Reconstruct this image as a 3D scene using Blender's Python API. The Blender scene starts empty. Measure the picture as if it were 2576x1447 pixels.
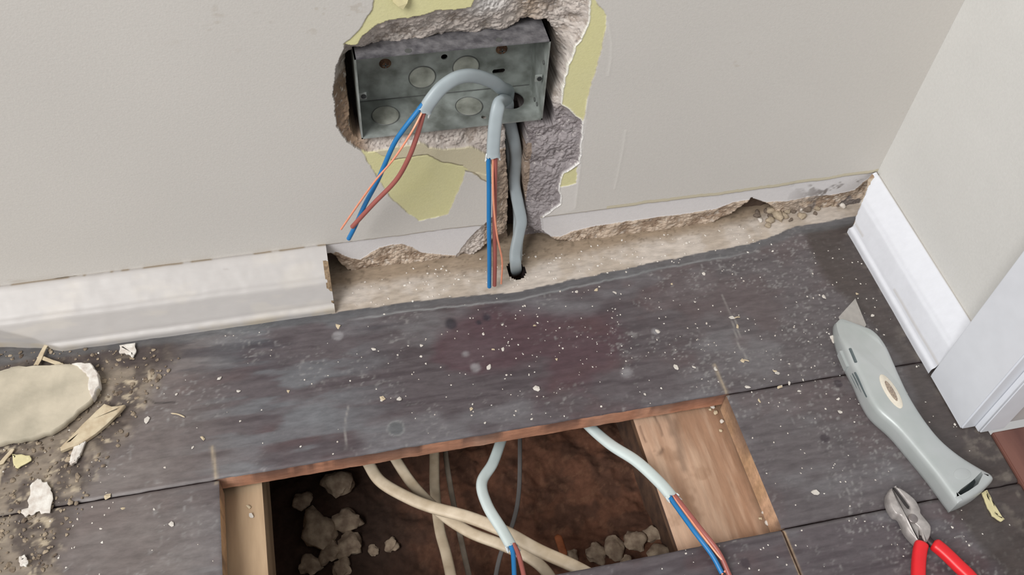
import bpy, bmesh, math, random
import numpy as np
from mathutils import Vector, Matrix
random.seed(7)
SC = bpy.context.scene
COL = SC.collection

# ---------------------------------------------------------------- camera
F_PX = 2381.8
CAM = np.array([-0.03024, -0.51042, 0.62596])          # the phone, hand held, looking down at the wall foot
M = np.array([[0.9745522944366038, -0.21676921515068065, 0.057087063081828246],
              [-0.13664516372230331, -0.7763687980638184, -0.6152882158990588],
              [0.1776961582017339, 0.5918298714629904, -0.7862324583763027]])
cam_data = bpy.data.cameras.new('camera')
cam_data.sensor_width = 36.0
cam_data.lens = F_PX / 2576 * 36.0
cam_data.clip_start = 0.01
cam_data.clip_end = 20
cam = bpy.data.objects.new('camera', cam_data)
COL.objects.link(cam)
mw = Matrix.Identity(4)
for i in range(3):
    mw[i][0] = M[0][i]; mw[i][1] = -M[1][i]; mw[i][2] = -M[2][i]; mw[i][3] = CAM[i]
cam.matrix_world = mw
SC.camera = cam

# ---------------------------------------------------------------- light and exposure
SC.view_settings.view_transform = 'Standard'
SC.view_settings.look = 'None'
SC.view_settings.gamma = 1
SC.view_settings.exposure = 0.0
SC.view_settings.use_curve_mapping = False
world = bpy.data.worlds.new('world'); SC.world = world
world.use_nodes = True
bg = world.node_tree.nodes['Background']
bg.inputs['Color'].default_value = (1.0, 0.985, 0.97, 1)
bg.inputs['Strength'].default_value = 0.46
def area(name, loc, target, sx, sy, power, color):
    l = bpy.data.lights.new(name, 'AREA'); l.shape = 'RECTANGLE'
    l.size = sx; l.size_y = sy; l.energy = power; l.color = color
    o = bpy.data.objects.new(name, l); COL.objects.link(o)
    o.location = loc
    d = Vector(target) - Vector(loc)
    o.rotation_euler = d.to_track_quat('-Z', 'Y').to_euler()
    return o
area('window_daylight', (-1.75, -1.55, 2.5), (0.1, -0.08, 0.0), 1.4, 1.8, 112, (1.0, 0.99, 0.98))

# ---------------------------------------------------------------- helpers
def on(u, v, ax, val):
    """point of the plane axis=val seen in direction (u,v): used to measure the place"""
    d = M.T @ np.array([(u - 1288) / F_PX, (v - 723.5) / F_PX, 1.0])
    t = (val - CAM[ax]) / d[ax]
    return CAM + t * d
def WY(u, v, y): return on(u, v, 1, y)
def FZ(u, v, z=0.0): return on(u, v, 2, z)
def lin(c):
    out = []
    for x in c[:3]:
        x = x / 255.0
        out.append(x / 12.92 if x <= 0.04045 else ((x + 0.055) / 1.055) ** 2.4)
    return np.array(out)
def rgba(c): return (*lin(c), 1)

def _hash(ix, iy, s):
    n = (ix.astype(np.int64) * 374761393 + iy.astype(np.int64) * 668265263 + s * 974634777) & 0xFFFFFFFF
    n = ((n ^ (n >> 13)) * 1274126177) & 0xFFFFFFFF
    n = (n ^ (n >> 16)) & 0xFFFFFFFF
    return n / 4294967295.0
def vnoise(x, y, s=0):
    ix = np.floor(x); iy = np.floor(y); fx = x - ix; fy = y - iy
    fx = fx * fx * (3 - 2 * fx); fy = fy * fy * (3 - 2 * fy)
    a = _hash(ix, iy, s); b = _hash(ix + 1, iy, s); c = _hash(ix, iy + 1, s); d = _hash(ix + 1, iy + 1, s)
    return (a * (1 - fx) + b * fx) * (1 - fy) + (c * (1 - fx) + d * fx) * fy
def fbm(x, y, scale, s=0, octv=4):
    """0..1 noise, features about `scale` metres"""
    x = x / scale; y = y / scale; a = 1.0; t = 0; tot = 0
    for k in range(octv):
        t = t + a * vnoise(x + 17.3 * k, y - 9.1 * k, s + k); tot += a
        a *= 0.55; x = x * 2.03; y = y * 2.03
    return t / tot
def segdist(px, py, poly, closed=True):
    d = np.full(px.shape, 1e9)
    n = len(poly)
    for i in range(n if closed else n - 1):
        ax, ay = poly[i]; bx, by = poly[(i + 1) % n]
        dx, dy = bx - ax, by - ay
        L = dx * dx + dy * dy + 1e-18
        t = np.clip(((px - ax) * dx + (py - ay) * dy) / L, 0, 1)
        d = np.minimum(d, np.hypot(px - ax - t * dx, py - ay - t * dy))
    return d
def inside(px, py, poly):
    r = np.zeros(px.shape, bool); n = len(poly)
    for i in range(n):
        ax, ay = poly[i]; bx, by = poly[(i + 1) % n]
        if ay == by: continue
        c = ((ay > py) != (by > py)) & (px < (bx - ax) * (py - ay) / (by - ay) + ax)
        r ^= c
    return r
def sdist(px, py, poly):
    """positive inside"""
    d = segdist(px, py, poly)
    return np.where(inside(px, py, poly), d, -d)
def sstep(a, b, x):
    t = np.clip((x - a) / (b - a), 0, 1); return t * t * (3 - 2 * t)
def mixc(c, new, w):
    return c * (1 - w[..., None]) + (np.asarray(new) * w[..., None])
def wpoly(pts, y=0.0): return [tuple(WY(u, v, y)[[0, 2]]) for u, v in pts]
def fpoly(pts, z=0.0): return [tuple(FZ(u, v, z)[:2]) for u, v in pts]

# ---- materials
def nodes(m):
    m.use_nodes = True
    nt = m.node_tree
    return nt, nt.nodes['Principled BSDF']
def mat(name, color, rough=0.6, metal=0.0, noise=0.0, scale=200.0, color2=None, bump=0.0, bscale=400.0,
        stretch=None, spec=0.5, trans=0.0, coat=0.0):
    m = bpy.data.materials.new(name); nt, b = nodes(m)
    N, L = nt.nodes.new, nt.links.new
    b.inputs['Roughness'].default_value = rough
    b.inputs['Metallic'].default_value = metal
    b.inputs['Specular IOR Level'].default_value = spec
    b.inputs['Coat Weight'].default_value = coat
    tc = N('ShaderNodeTexCoord'); mp = N('ShaderNodeMapping')
    L(tc.outputs['Object'], mp.inputs['Vector'])
    if stretch: mp.inputs['Scale'].default_value = stretch
    n = N('ShaderNodeTexNoise'); n.inputs['Scale'].default_value = scale; n.inputs['Detail'].default_value = 6
    L(mp.outputs['Vector'], n.inputs['Vector'])
    r = N('ShaderNodeValToRGB')
    c1 = rgba(color); c2 = rgba(color2) if color2 is not None else tuple(x * (1 - noise) for x in c1[:3]) + (1,)
    r.color_ramp.elements[0].position = 0.35; r.color_ramp.elements[1].position = 0.65
    r.color_ramp.elements[0].color = c2; r.color_ramp.elements[1].color = c1
    L(n.outputs['Fac'], r.inputs['Fac']); L(r.outputs['Color'], b.inputs['Base Color'])
    if bump:
        n2 = N('ShaderNodeTexNoise'); n2.inputs['Scale'].default_value = bscale; n2.inputs['Detail'].default_value = 5
        L(mp.outputs['Vector'], n2.inputs['Vector'])
        bp = N('ShaderNodeBump'); bp.inputs['Strength'].default_value = bump; bp.inputs['Distance'].default_value = 0.001
        L(n2.outputs['Fac'], bp.inputs['Height']); L(bp.outputs['Normal'], b.inputs['Normal'])
    return m
def zone_mat(name, rough=0.7, bump=0.3, bscale=500.0, nscale=350.0, namp=0.12, stretch=None, spec=0.4):
    """surface whose pigment zones come from the 'zone' attribute, broken up by procedural noise;
    'grit' attribute: how rough the surface is"""
    m = bpy.data.materials.new(name); nt, b = nodes(m)
    N, L = nt.nodes.new, nt.links.new
    b.inputs['Specular IOR Level'].default_value = spec
    at = N('ShaderNodeAttribute'); at.attribute_name = 'zone'
    gr = N('ShaderNodeAttribute'); gr.attribute_name = 'grit'
    tc = N('ShaderNodeTexCoord'); mp = N('ShaderNodeMapping'); L(tc.outputs['Object'], mp.inputs['Vector'])
    if stretch: mp.inputs['Scale'].default_value = stretch
    n = N('ShaderNodeTexNoise'); n.inputs['Scale'].default_value = nscale; n.inputs['Detail'].default_value = 7
    n.inputs['Roughness'].default_value = 0.65
    L(mp.outputs['Vector'], n.inputs['Vector'])
    mr = N('ShaderNodeMapRange'); mr.inputs['From Min'].default_value = 0.3; mr.inputs['From Max'].default_value = 0.7
    mr.inputs['To Min'].default_value = 1 - namp; mr.inputs['To Max'].default_value = 1 + namp
    L(n.outputs['Fac'], mr.inputs['Value'])
    vm = N('ShaderNodeVectorMath'); vm.operation = 'SCALE'
    L(at.outputs['Color'], vm.inputs[0]); L(mr.outputs['Result'], vm.inputs['Scale'])
    L(vm.outputs['Vector'], b.inputs['Base Color'])
    n2 = N('ShaderNodeTexNoise'); n2.inputs['Scale'].default_value = bscale; n2.inputs['Detail'].default_value = 6
    L(mp.outputs['Vector'], n2.inputs['Vector'])
    ms = N('ShaderNodeMath'); ms.operation = 'MULTIPLY_ADD'; ms.inputs[1].default_value = .25; ms.inputs[2].default_value = bump
    L(gr.outputs['Fac'], ms.inputs[0])
    bp = N('ShaderNodeBump'); bp.inputs['Distance'].default_value = 0.0012
    L(ms.outputs['Value'], bp.inputs['Strength'])
    L(n2.outputs['Fac'], bp.inputs['Height']); L(bp.outputs['Normal'], b.inputs['Normal'])
    rr = N('ShaderNodeMath'); rr.operation = 'MULTIPLY_ADD'; rr.inputs[1].default_value = 0.4; rr.inputs[2].default_value = rough
    rr.use_clamp = True
    L(gr.outputs['Fac'], rr.inputs[0]); L(rr.outputs['Value'], b.inputs['Roughness'])
    return m

# ---- mesh building
def prop(o, label=None, cat=None, group=None, kind=None):
    if label: o['label'] = label
    if cat: o['category'] = cat
    if group: o['group'] = group
    if kind: o['kind'] = kind
    return o
def empty(name, loc, **k):
    o = bpy.data.objects.new(name, None); COL.objects.link(o)
    o.location = tuple(loc); o.empty_display_size = 0.01
    return prop(o, **k)
def worldloc(o):
    v = Vector((0, 0, 0))
    while o is not None:
        v = v + o.location; o = o.parent
    return np.array(v)
def mk(name, V, Fc, m, parent=None, origin=None, smooth=True, angle=None, **k):
    V = np.array(V, float)
    if parent is not None:
        off = worldloc(parent); loc = np.zeros(3)
    else:
        off = np.array(origin) if origin is not None else np.array([V[:, 0].mean(), V[:, 1].mean(), V[:, 2].min()])
        loc = off
    me = bpy.data.meshes.new(name)
    me.from_pydata((V - off).tolist(), [], [tuple(int(i) for i in f) for f in Fc])
    me.validate()
    bm = bmesh.new(); bm.from_mesh(me); bmesh.ops.recalc_face_normals(bm, faces=bm.faces); bm.to_mesh(me); bm.free()
    if isinstance(m, (list, tuple)):
        for x in m: me.materials.append(x)
    else: me.materials.append(m)
    me.polygons.foreach_set('use_smooth', [smooth] * len(me.polygons))
    if smooth and angle: me.set_sharp_from_angle(angle=math.radians(angle))
    o = bpy.data.objects.new(name, me); COL.objects.link(o)
    o.location = tuple(loc)
    if parent is not None: o.parent = parent
    return prop(o, **k)
def grid(name, P, zone, grit, m, keep=None, base=None, sidecol=None, parent=None, **k):
    """dense surface P (n,m,3); keep (n-1,m-1) mask of cells; base: vector added to the rim to give thickness"""
    n, q = P.shape[:2]
    idx = np.arange(n * q).reshape(n, q)
    if keep is None: keep = np.ones((n - 1, q - 1), bool)
    a, b, c, d = idx[:-1, :-1], idx[1:, :-1], idx[1:, 1:], idx[:-1, 1:]
    faces = np.stack([a[keep], b[keep], c[keep], d[keep]], 1)
    V = P.reshape(-1, 3); Z = zone.reshape(-1, 3); G = grit.reshape(-1)
    if base is not None:
        kp = np.zeros((n + 1, q + 1), bool); kp[1:-1, 1:-1] = keep
        E = []
        # edges along axis 0 (between column cells)
        for (i0, i1, A, B) in ((kp[1:-1, 1:], kp[1:-1, :-1], idx[:-1, :], idx[1:, :]),):
            l = i0 & ~i1; E.append(np.stack([A[l], B[l]], 1)); r = ~i0 & i1; E.append(np.stack([B[r], A[r]], 1))
        for (i0, i1, A, B) in ((kp[1:, 1:-1], kp[:-1, 1:-1], idx[:, :-1], idx[:, 1:]),):
            l = i0 & ~i1; E.append(np.stack([B[l], A[l]], 1)); r = ~i0 & i1; E.append(np.stack([A[r], B[r]], 1))
        E = np.concatenate(E); u = np.unique(E); mp = -np.ones(len(V), int)
        n0 = len(V); mp[u] = np.arange(len(u))
        top = V[u]; bot = V[u].copy(); bot[:, 2] = base if np.isscalar(base) else 0
        mid = top.copy()
        V = np.concatenate([V, top, bot]); sc = sidecol(top) if callable(sidecol) else np.tile(np.asarray(sidecol), (len(u), 1))
        nz = fbm(top[:, 0] + top[:, 1] * .3, top[:, 1], .012, 5)
        sc = sc * (0.75 + 0.5 * nz[:, None]); w2 = (sstep(.44, .56, fbm(top[:, 0], top[:, 1], .03, 6)) * .75)[:, None]
        sc0 = sc * (1 - w2) + lin((70, 58, 58)) * w2
        Z = np.concatenate([Z, sc0, sc * .85]); G = np.concatenate([G, np.full(2 * len(u), .4)])
        w = mp[E]; nu = len(u)
        sf = np.stack([n0 + w[:, 1], n0 + w[:, 0], n0 + nu + w[:, 0], n0 + nu + w[:, 1]], 1)
        faces = np.concatenate([faces, sf])
    off = worldloc(parent) if parent is not None else np.zeros(3)
    V = V - off
    used = np.unique(faces); rm = -np.ones(len(V), int); rm[used] = np.arange(len(used))
    V = V[used]; Z = Z[used]; G = G[used]; faces = rm[faces]
    me = bpy.data.meshes.new(name)
    me.vertices.add(len(V)); me.vertices.foreach_set('co', V.astype(np.float32).ravel())
    me.loops.add(faces.size); me.loops.foreach_set('vertex_index', faces.astype(np.int32).ravel())
    me.polygons.add(len(faces))
    me.polygons.foreach_set('loop_start', np.arange(0, faces.size, 4, dtype=np.int32))
    me.update(calc_edges=True); me.validate()
    me.polygons.foreach_set('use_smooth', np.ones(len(me.polygons), bool))
    ca = me.attributes.new('zone', 'FLOAT_COLOR', 'POINT')
    ca.data.foreach_set('color', np.concatenate([np.clip(Z, 0, 1), np.ones((len(Z), 1))], 1).astype(np.float32).ravel())
    ga = me.attributes.new('grit', 'FLOAT', 'POINT'); ga.data.foreach_set('value', G.astype(np.float32))
    me.materials.append(m)
    me.update()
    o = bpy.data.objects.new(name, me); COL.objects.link(o)
    if parent is not None: o.parent = parent
    return prop(o, **k)
def box_vf(x0, x1, y0, y1, z0, z1):
    V = [(x, y, z) for x in (x0, x1) for y in (y0, y1) for z in (z0, z1)]
    return V, [(0, 1, 3, 2), (4, 6, 7, 5), (0, 4, 5, 1), (2, 3, 7, 6), (0, 2, 6, 4), (1, 5, 7, 3)]
def bevel(o, w=0.0008, seg=2):
    bm = bmesh.new(); bm.from_mesh(o.data)
    es = [e for e in bm.edges if len(e.link_faces) == 2 and e.calc_face_angle(0) > 0.5]
    bmesh.ops.bevel(bm, geom=es, offset=w, segments=seg, affect='EDGES', clamp_overlap=True)
    bm.to_mesh(o.data); bm.free()
    o.data.polygons.foreach_set('use_smooth', [True] * len(o.data.polygons))
    o.data.set_sharp_from_angle(angle=math.radians(40))
    return o
def crom(P, per=8):
    P = np.array(P, float); Q = np.vstack([2 * P[0] - P[1], P, 2 * P[-1] - P[-2]]); out = []
    for i in range(1, len(Q) - 2):
        for k in range(per):
            t = k / per
            out.append(0.5 * ((2 * Q[i]) + (-Q[i - 1] + Q[i + 1]) * t + (2 * Q[i - 1] - 5 * Q[i] + 4 * Q[i + 1] - Q[i + 2]) * t * t
                              + (-Q[i - 1] + 3 * Q[i] - 3 * Q[i + 1] + Q[i + 2]) * t ** 3))
    out.append(P[-1]); return np.array(out)
def sweep(P, a, b, hint=(0, -1, 0), nseg=20, power=2.0, jag=0.0, taper=None, jagstart=False):
    """tube with superelliptic section: half width a (across), half thickness b (along hint)"""
    P = np.array(P, float); n = len(P)
    T = np.gradient(P, axis=0); T /= np.linalg.norm(T, axis=1)[:, None]
    V = []; rnd = random.Random(int(abs(P[0, 0]) * 1e5) + n)
    jg = [rnd.random() for _ in range(nseg)]
    for i in range(n):
        h = np.array(hint[i] if hasattr(hint[0], '__len__') else hint, float)
        w = np.cross(T[i], h); w /= np.linalg.norm(w) + 1e-12
        nn = np.cross(w, T[i])
        s = taper[i] if taper is not None else 1.0
        for k in range(nseg):
            th = 2 * math.pi * k / nseg; c, sn = math.cos(th), math.sin(th)
            x = math.copysign(abs(c) ** (2 / power), c) * a * s; y = math.copysign(abs(sn) ** (2 / power), sn) * b * s
            p = P[i] + w * x + nn * y
            if jag and i == n - 1: p = p + T[i] * jag * (jg[k] - .3) + (w * x + nn * y) * .12
            V.append(p)
    Fc = []
    for i in range(n - 1):
        for k in range(nseg):
            Fc.append((i * nseg + k, i * nseg + (k + 1) % nseg, (i + 1) * nseg + (k + 1) % nseg, (i + 1) * nseg + k))
    V.append(P[0] - T[0] * b * .3); V.append(P[-1] + T[-1] * (b * .3 if not jag else -.0015))
    for k in range(nseg):
        Fc.append((len(V) - 2, (k + 1) % nseg, k)); Fc.append((len(V) - 1, (n - 1) * nseg + k, (n - 1) * nseg + (k + 1) % nseg))
    return V, Fc
def off_poly(P, d):
    """inset a ccw/cw closed 2D polygon by d"""
    P = np.array(P); n = len(P)
    A = 0.5 * sum(P[i][0] * P[(i + 1) % n][1] - P[(i + 1) % n][0] * P[i][1] for i in range(n)); s = 1 if A > 0 else -1
    prev = np.roll(P, 1, 0); nxt = np.roll(P, -1, 0)
    t = nxt - prev; t /= np.linalg.norm(t, axis=1)[:, None] + 1e-12
    nrm = np.stack([-t[:, 1], t[:, 0]], 1) * s
    return P + nrm * d
def slab(poly, rings, cap_top=True):
    """stack of inset rings [(inset, z)...] of a 2D outline, z may be a function(x,y)"""
    V = []; Fc = []; n = len(poly)
    for ins, z in rings:
        q = off_poly(poly, ins) if ins else np.array(poly)
        for p in q: V.append((p[0], p[1], z(p[0], p[1]) if callable(z) else z))
    for r in range(len(rings) - 1):
        for k in range(n):
            Fc.append((r * n + k, r * n + (k + 1) % n, (r + 1) * n + (k + 1) % n, (r + 1) * n + k))
    Fc.append(tuple(range(n - 1, -1, -1))); Fc.append(tuple(range((len(rings) - 1) * n, len(rings) * n)))
    return V, Fc
def tri_ngons(o):
    bm = bmesh.new(); bm.from_mesh(o.data)
    bmesh.ops.triangulate(bm, faces=[f for f in bm.faces if len(f.verts) > 4]); bm.to_mesh(o.data); bm.free()
def cyl_vf(c, axis, r, h, n=32, r2=None):
    c = np.array(c, float); ax = np.array(axis, float); ax /= np.linalg.norm(ax)
    u = np.cross(ax, (0.3, 0.9, 0.2)); u /= np.linalg.norm(u); w = np.cross(ax, u); V = []
    for j, (hh, rr) in enumerate(((0, r), (h, r if r2 is None else r2))):
        for k in range(n):
            t = 2 * math.pi * k / n; V.append(c + ax * hh + (u * math.cos(t) + w * math.sin(t)) * rr)
    Fc = [(k, (k + 1) % n, n + (k + 1) % n, n + k) for k in range(n)] + [tuple(range(n - 1, -1, -1)), tuple(range(n, 2 * n))]
    return V, Fc
def cut(o, VF):
    """carve a closed shape out of o's mesh (the carving shape is deleted at once)"""
    c = mk('cutter', VF[0], VF[1], o.data.materials[0], origin=(0, 0, 0), smooth=False)
    bpy.context.view_layer.update()
    md = o.modifiers.new('b', 'BOOLEAN'); md.operation = 'DIFFERENCE'; md.object = c; md.solver = 'EXACT'
    bpy.context.view_layer.update()
    dg = bpy.context.evaluated_depsgraph_get()
    me = bpy.data.meshes.new_from_object(o.evaluated_get(dg))
    o.modifiers.clear(); o.data = me
    me2 = c.data; bpy.data.objects.remove(c); bpy.data.meshes.remove(me2)

# ---------------------------------------------------------------- the back wall, plaster hacked away around the box
xs = np.concatenate([np.arange(-.66, -.05, .003), np.arange(-.05, .205, .00055), np.arange(.205, .4527, .0010), [.4527]])
zs = np.concatenate([[-.16, -.05], np.arange(-.012, .268, .00055), np.arange(.268, .60, .004)])
GX, GZ = np.meshgrid(xs, zs, indexing='ij')

OUT = [(870,112),(848,165),(838,235),(848,318),(872,358),(893,373),(924,386),(949,382),(993,373),(1058,361),(1080,372),(1123,378),(1186,370),
       (1217,386),(1230,400),(1250,440),(1247,540),(1215,570),(1178,607),(1150,645),(1110,700),(1160,720),(1400,700),(1410,640),(1387,597),
       (1363,580),(1360,549),(1408,514),(1411,493),(1405,480),(1415,438),(1457,410),(1459,367),(1464,342),(1465,308),(1440,286),(1412,264),
       (1416,218),(1425,179),(1440,146),(1447,115),(1462,100),(1481,56),(1484,0),(1480,-60),(1240,-60),(1200,-10),(1190,20),(1142,25),(1098,28),
       (1073,40),(993,50),(949,65),(912,93),(902,112),(884,116)]
INN = [(875,124),(924,124),(937,115),(974,113),(999,118),(1024,107),(1067,106),(1089,100),(1111,90),(1133,82),(1151,84),(1170,79),(1192,89),
       (1207,89),(1229,81),(1260,78),(1279,65),(1301,56),(1310,47),(1329,45),(1369,44),(1385,59),(1400,90),(1400,124),(1410,140),(1394,155),
       (1403,199),(1388,218),(1382,243),(1391,274),(1385,296),(1318,300),(1326,336),(1322,373),(1316,448),(1322,507),(1327,559),(1320,597),(1318,645),
       (1320,690),(1278,690),(1284,611),(1275,563),(1278,507),(1277,445),(1270,369),(1272,330),(1262,303),(905,345),(890,342),(876,299),(875,218),(870,155)]
innp = []
for (u, v) in INN:
    d = .018 if v < 130 else (.012 if v < 300 else .006)
    innp.append(tuple(WY(u, v, d)[[0, 2]]))
outp = wpoly(OUT)
wob = (fbm(GX, GZ, .006, 3) - .5) * .0022; wob2 = (fbm(GX, GZ, .006, 13) - .5) * .0022
PX, PZ = GX + wob, GZ + wob2
sO = sdist(PX, PZ, outp); sI = sdist(PX, PZ, innp)
D = np.zeros(GX.shape)                                         # depth into the wall
f1 = fbm(GX, GZ, .010, 21); f2 = fbm(GX, GZ, .0035, 31); f3 = fbm(GX, GZ, .0016, 37, 3)
rough = sO > 0
dI = .006 + .012 * sstep(.155, .20, GZ)
t = np.clip(sO, 0, 1) / (np.clip(sO, 0, 1) + np.clip(-sI, 1e-5, 1))
dr = .0018 + (dI - .0018) * t ** .8 + ((f1 - .5) * .0065 + (f2 - .5) * .0026 + (f3 - .5) * .0022) * sstep(0, .006, sO)
D = np.where(rough, np.maximum(dr, .0008), D)
D = np.where(rough & (sI > 0), .0455 + (f2 - .5) * .003, D)
chan = (sI > 0) & (GZ < .146)
D = np.where(chan, .031 + (f2 - .5) * .003, D)

cream = lin((205, 201, 195)); yellow = lin((216, 211, 158)); tan = lin((203, 194, 166)); pgrey = lin((190, 180, 172))
white = lin((214, 211, 211)); brown = lin((146, 124, 104)); dgrey = lin((137, 131, 136))
C = np.ones(GX.shape + (3,)) * cream
C *= (1 + (fbm(GX, GZ, .12, 41) - .5)[..., None] * .07)
# exposed underlayers of paint
YEL = [[(943,-60),(940,0),(935,25),(905,75),(866,112),(884,122),(1000,120),(1150,60),(1240,20),(1240,-60)],
       [(903,372),(945,440),(985,500),(1030,540),(1055,556),(1128,540),(1150,490),(1165,455),(1172,430),(1250,445),(1250,380),(1100,340)],
       [(1470,-60),(1497,0),(1525,40),(1525,75),(1515,115),(1502,165),(1490,205),(1480,245),(1470,290),(1465,310),(1400,310),(1390,150)],
       [(1415,438),(1452,420),(1450,462),(1413,472),(1390,460)]]
yd = np.full(GX.shape, -1.0)
for y_ in YEL: yd = np.maximum(yd, sdist(PX, PZ, wpoly(y_)))
yz = sstep(-.0003, .0003, yd) * (~rough)
C = mixc(C, yellow * 1.0, yz * (.86 + .14 * fbm(GX, GZ, .02, 44)))
D = D + np.where(rough, 0, yz * .0006)
edge = np.exp(-(np.abs(yd) / .00045) ** 2) * (~rough)
C = mixc(C, lin((150, 138, 118)), edge * .45 * (fbm(GX, GZ, .02, 47) > .42))
# tan skim above the crack line
tanp = wpoly([(903,374),(950,385),(990,404),(1030,396),(1078,391),(1115,410),(1165,419),(1210,452),(1255,470),(1255,340),(905,340)])
td = sdist(PX, PZ, tanp)
C = mixc(C, tan, sstep(-.0003, .0003, td) * (~rough)); D = D + np.where(rough, 0, sstep(-.0002, .0002, td) * -.0004)
crk = segdist(PX, PZ, wpoly([(985,404),(1030,396),(1078,391),(1115,410),(1165,419)]), False)
crk = np.minimum(crk, segdist(PX, PZ, wpoly([(1172,432),(1195,436),(1212,452),(1235,462)]), False))
C = mixc(C, lin((120, 108, 92)), np.exp(-(crk / .0006) ** 2) * .8 * (~rough)); D += np.exp(-(crk / .0006) ** 2) * .0008 * (~rough)
# pale exposed paper/plaster beside the hole on the right, with its straight cut edge
pal = sdist(PX, PZ, wpoly([(1400,300),(1478,300),(1446,526),(1360,560),(1350,470)]))
C = mixc(C, lin((212, 208, 203)), sstep(-.0002, .0002, pal) * (~rough) * (1 - yz))
for ln in ([(1478,250),(1448,522)], [(1574,330),(1568,370),(1560,410),(1553,445),(1546,475)], [(1530,60),(1538,110),(1537,150),(1530,190)]):
    e_ = segdist(GX, GZ, wpoly(ln), False); C = mixc(C, lin((232, 229, 222)), np.exp(-(e_ / .0007) ** 2) * .22 * (~rough))
    D -= np.exp(-(e_ / .0012) ** 2) * .00015 * (~rough)
# crisp white lip round the broken edge
lip = np.exp(-((sO + .0004) / .0007) ** 2) * (~rough) * sstep(.098, .14, GX)
C = mixc(C, lin((240, 238, 234)), lip * .9); D -= lip * .0006
# scuffs and stains on the paint
scf = sstep(.66, .74, fbm(GX, GZ * 1.5, .008, 55)) * sstep(.6, .7, fbm(GX, GZ, .09, 58)) * (~rough)
C = mixc(C, lin((176, 165, 150)), scf * .35)
# zone the skirting used to cover: bare white band, then hacked plaster to the floor
topline = lambda X: .0388 + (fbm(X, X * 0, .02, 60) - .5) * .003 + .003 * sstep(.3, .45, X)
tl = topline(GX)
band = sstep(-.0003, .0003, tl - GZ)
C = mixc(C, white, band * (~rough))
ledge = np.exp(-((GZ - tl) / .0008) ** 2) * (fbm(GX, GX * 0, .012, 61) > .38)
C = mixc(C, lin((160, 148, 122)), ledge * .8 * (~rough)); D = D + band * .0012 * (~rough)
ybit = sstep(.14, .17, GX) * (GZ < tl + .004) * (GZ > tl) * (GX > .2)
C = mixc(C, tan * .95, ybit * .8)
LOW = [(840,640),(846,636),(858,640),(880,652),(905,655),(930,640),(955,626),(985,618),(1010,616),(1040,624),(1060,637),(1085,640),(1150,645),(1178,607),(1215,570),(1250,560),
       (1360,560),(1363,580),(1387,597),(1410,598),(1440,584),(1500,570),(1560,562),(1640,550),(1740,538),(1800,528),(1850,510),(1882,504),(1930,510),(1980,508),(2050,495),(2110,490),(2150,480),(2200,440),
       (2320,480),(2260,720),(830,760),(800,640)]
lowp = wpoly(LOW); sL = sdist(PX, PZ, lowp)
low = (sL > 0) & (sI <= 0)
BOT = [(836,640),(860,672),(900,692),(925,680),(960,676),(1000,686),(1050,690),(1095,686),(1150,665),(1200,640),(1240,612),(1270,600),(1278,590),
       (1330,575),(1360,590),(1400,606),(1450,616),(1494,623),(1552,629),(1580,615),(1669,592),(1785,568),(1844,541),(1880,512),(1892,500),(1935,515),(1960,540),(2200,540),
       (2330,600),(2260,800),(820,830),(800,640)]
botp = wpoly(BOT); sB = sdist(PX, PZ, botp)
dl = .0008 + .0015 * sstep(0, .010, sL) + ((f1 - .5) * .0035 + (f2 - .5) * .002 + (f3 - .5) * .002) * sstep(0, .003, sL)
D = np.where(low & ~rough, np.maximum(dl, -.001), D)
D = np.where((sB > 0) & (sI <= 0), np.maximum(D, .007 + .009 * sstep(0, .005, sB) + (f1 - .5) * .004), D)
lowc = mixc(np.ones(GX.shape + (3,)) * lin((192, 174, 156)), lin((150, 130, 112)), sstep(.45, .65, f1))
lowc = mixc(lowc, lin((205, 196, 186)), sstep(.62, .75, f2) * .7)
lowc = mixc(lowc, lin((226, 214, 198)), sstep(.66, .78, f3) * .6); lowc = mixc(lowc, lin((112, 92, 76)), sstep(.34, .24, f3) * .6)
lowc = mixc(lowc, lin((96, 80, 70)), sstep(0, .004, sB))  # wall foot darkened: shadow and dirt painted in one tone
C = np.where((low & ~rough)[..., None], lowc, C)
C = mixc(C, lin((120, 112, 108)), sstep(.36, .42, GX) * sstep(.52, .6, fbm(GX, GZ, .02, 66)) * (GZ < .045))
# colour of the broken plaster
rc = mixc(np.ones(GX.shape + (3,)) * pgrey, lin((206, 198, 190)), sstep(.55, .7, f2) * .8)
rc = mixc(rc, lin((140, 126, 114)), sstep(.55, .68, f1) * .6)
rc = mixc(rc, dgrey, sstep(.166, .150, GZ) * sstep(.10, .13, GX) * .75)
rc = mixc(rc, brown, sstep(.012, -.004, GX) * sstep(.21, .19, GZ))
rc = mixc(rc, lin((160, 140, 118)), sstep(.105, .125, GX) * sstep(.14, .12, GX) * sstep(.2, .22, GZ) * .7)
rc = mixc(rc, lin((150, 130, 110)), (GX > .095) * (GX < .13) * (GZ < .12) * .8)
rc = mixc(rc, lin((222, 219, 216)), sstep(.066, .09, GX) * sstep(.115, .095, GX) * sstep(.235, .25, GZ) * .8)
rc = mixc(rc, lin((224, 218, 212)), sstep(.66, .78, f3) * sstep(.4, .6, f1) * .75); rc = mixc(rc, lin((98, 90, 88)), sstep(.34, .24, f3) * .6)
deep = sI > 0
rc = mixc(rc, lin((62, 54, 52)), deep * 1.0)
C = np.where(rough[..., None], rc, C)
grit = np.where(rough | low, .9, 0.0) + yz * .12
P = np.stack([GX, D, GZ], -1)
wall_m = zone_mat('painted_plaster', rough=.62, bump=.10, bscale=700, nscale=420, namp=.035, spec=.3)
grid('wall_back', P, C, grit, wall_m, label='cream painted back wall with plaster hacked away around the metal box', kind='structure')

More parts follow.
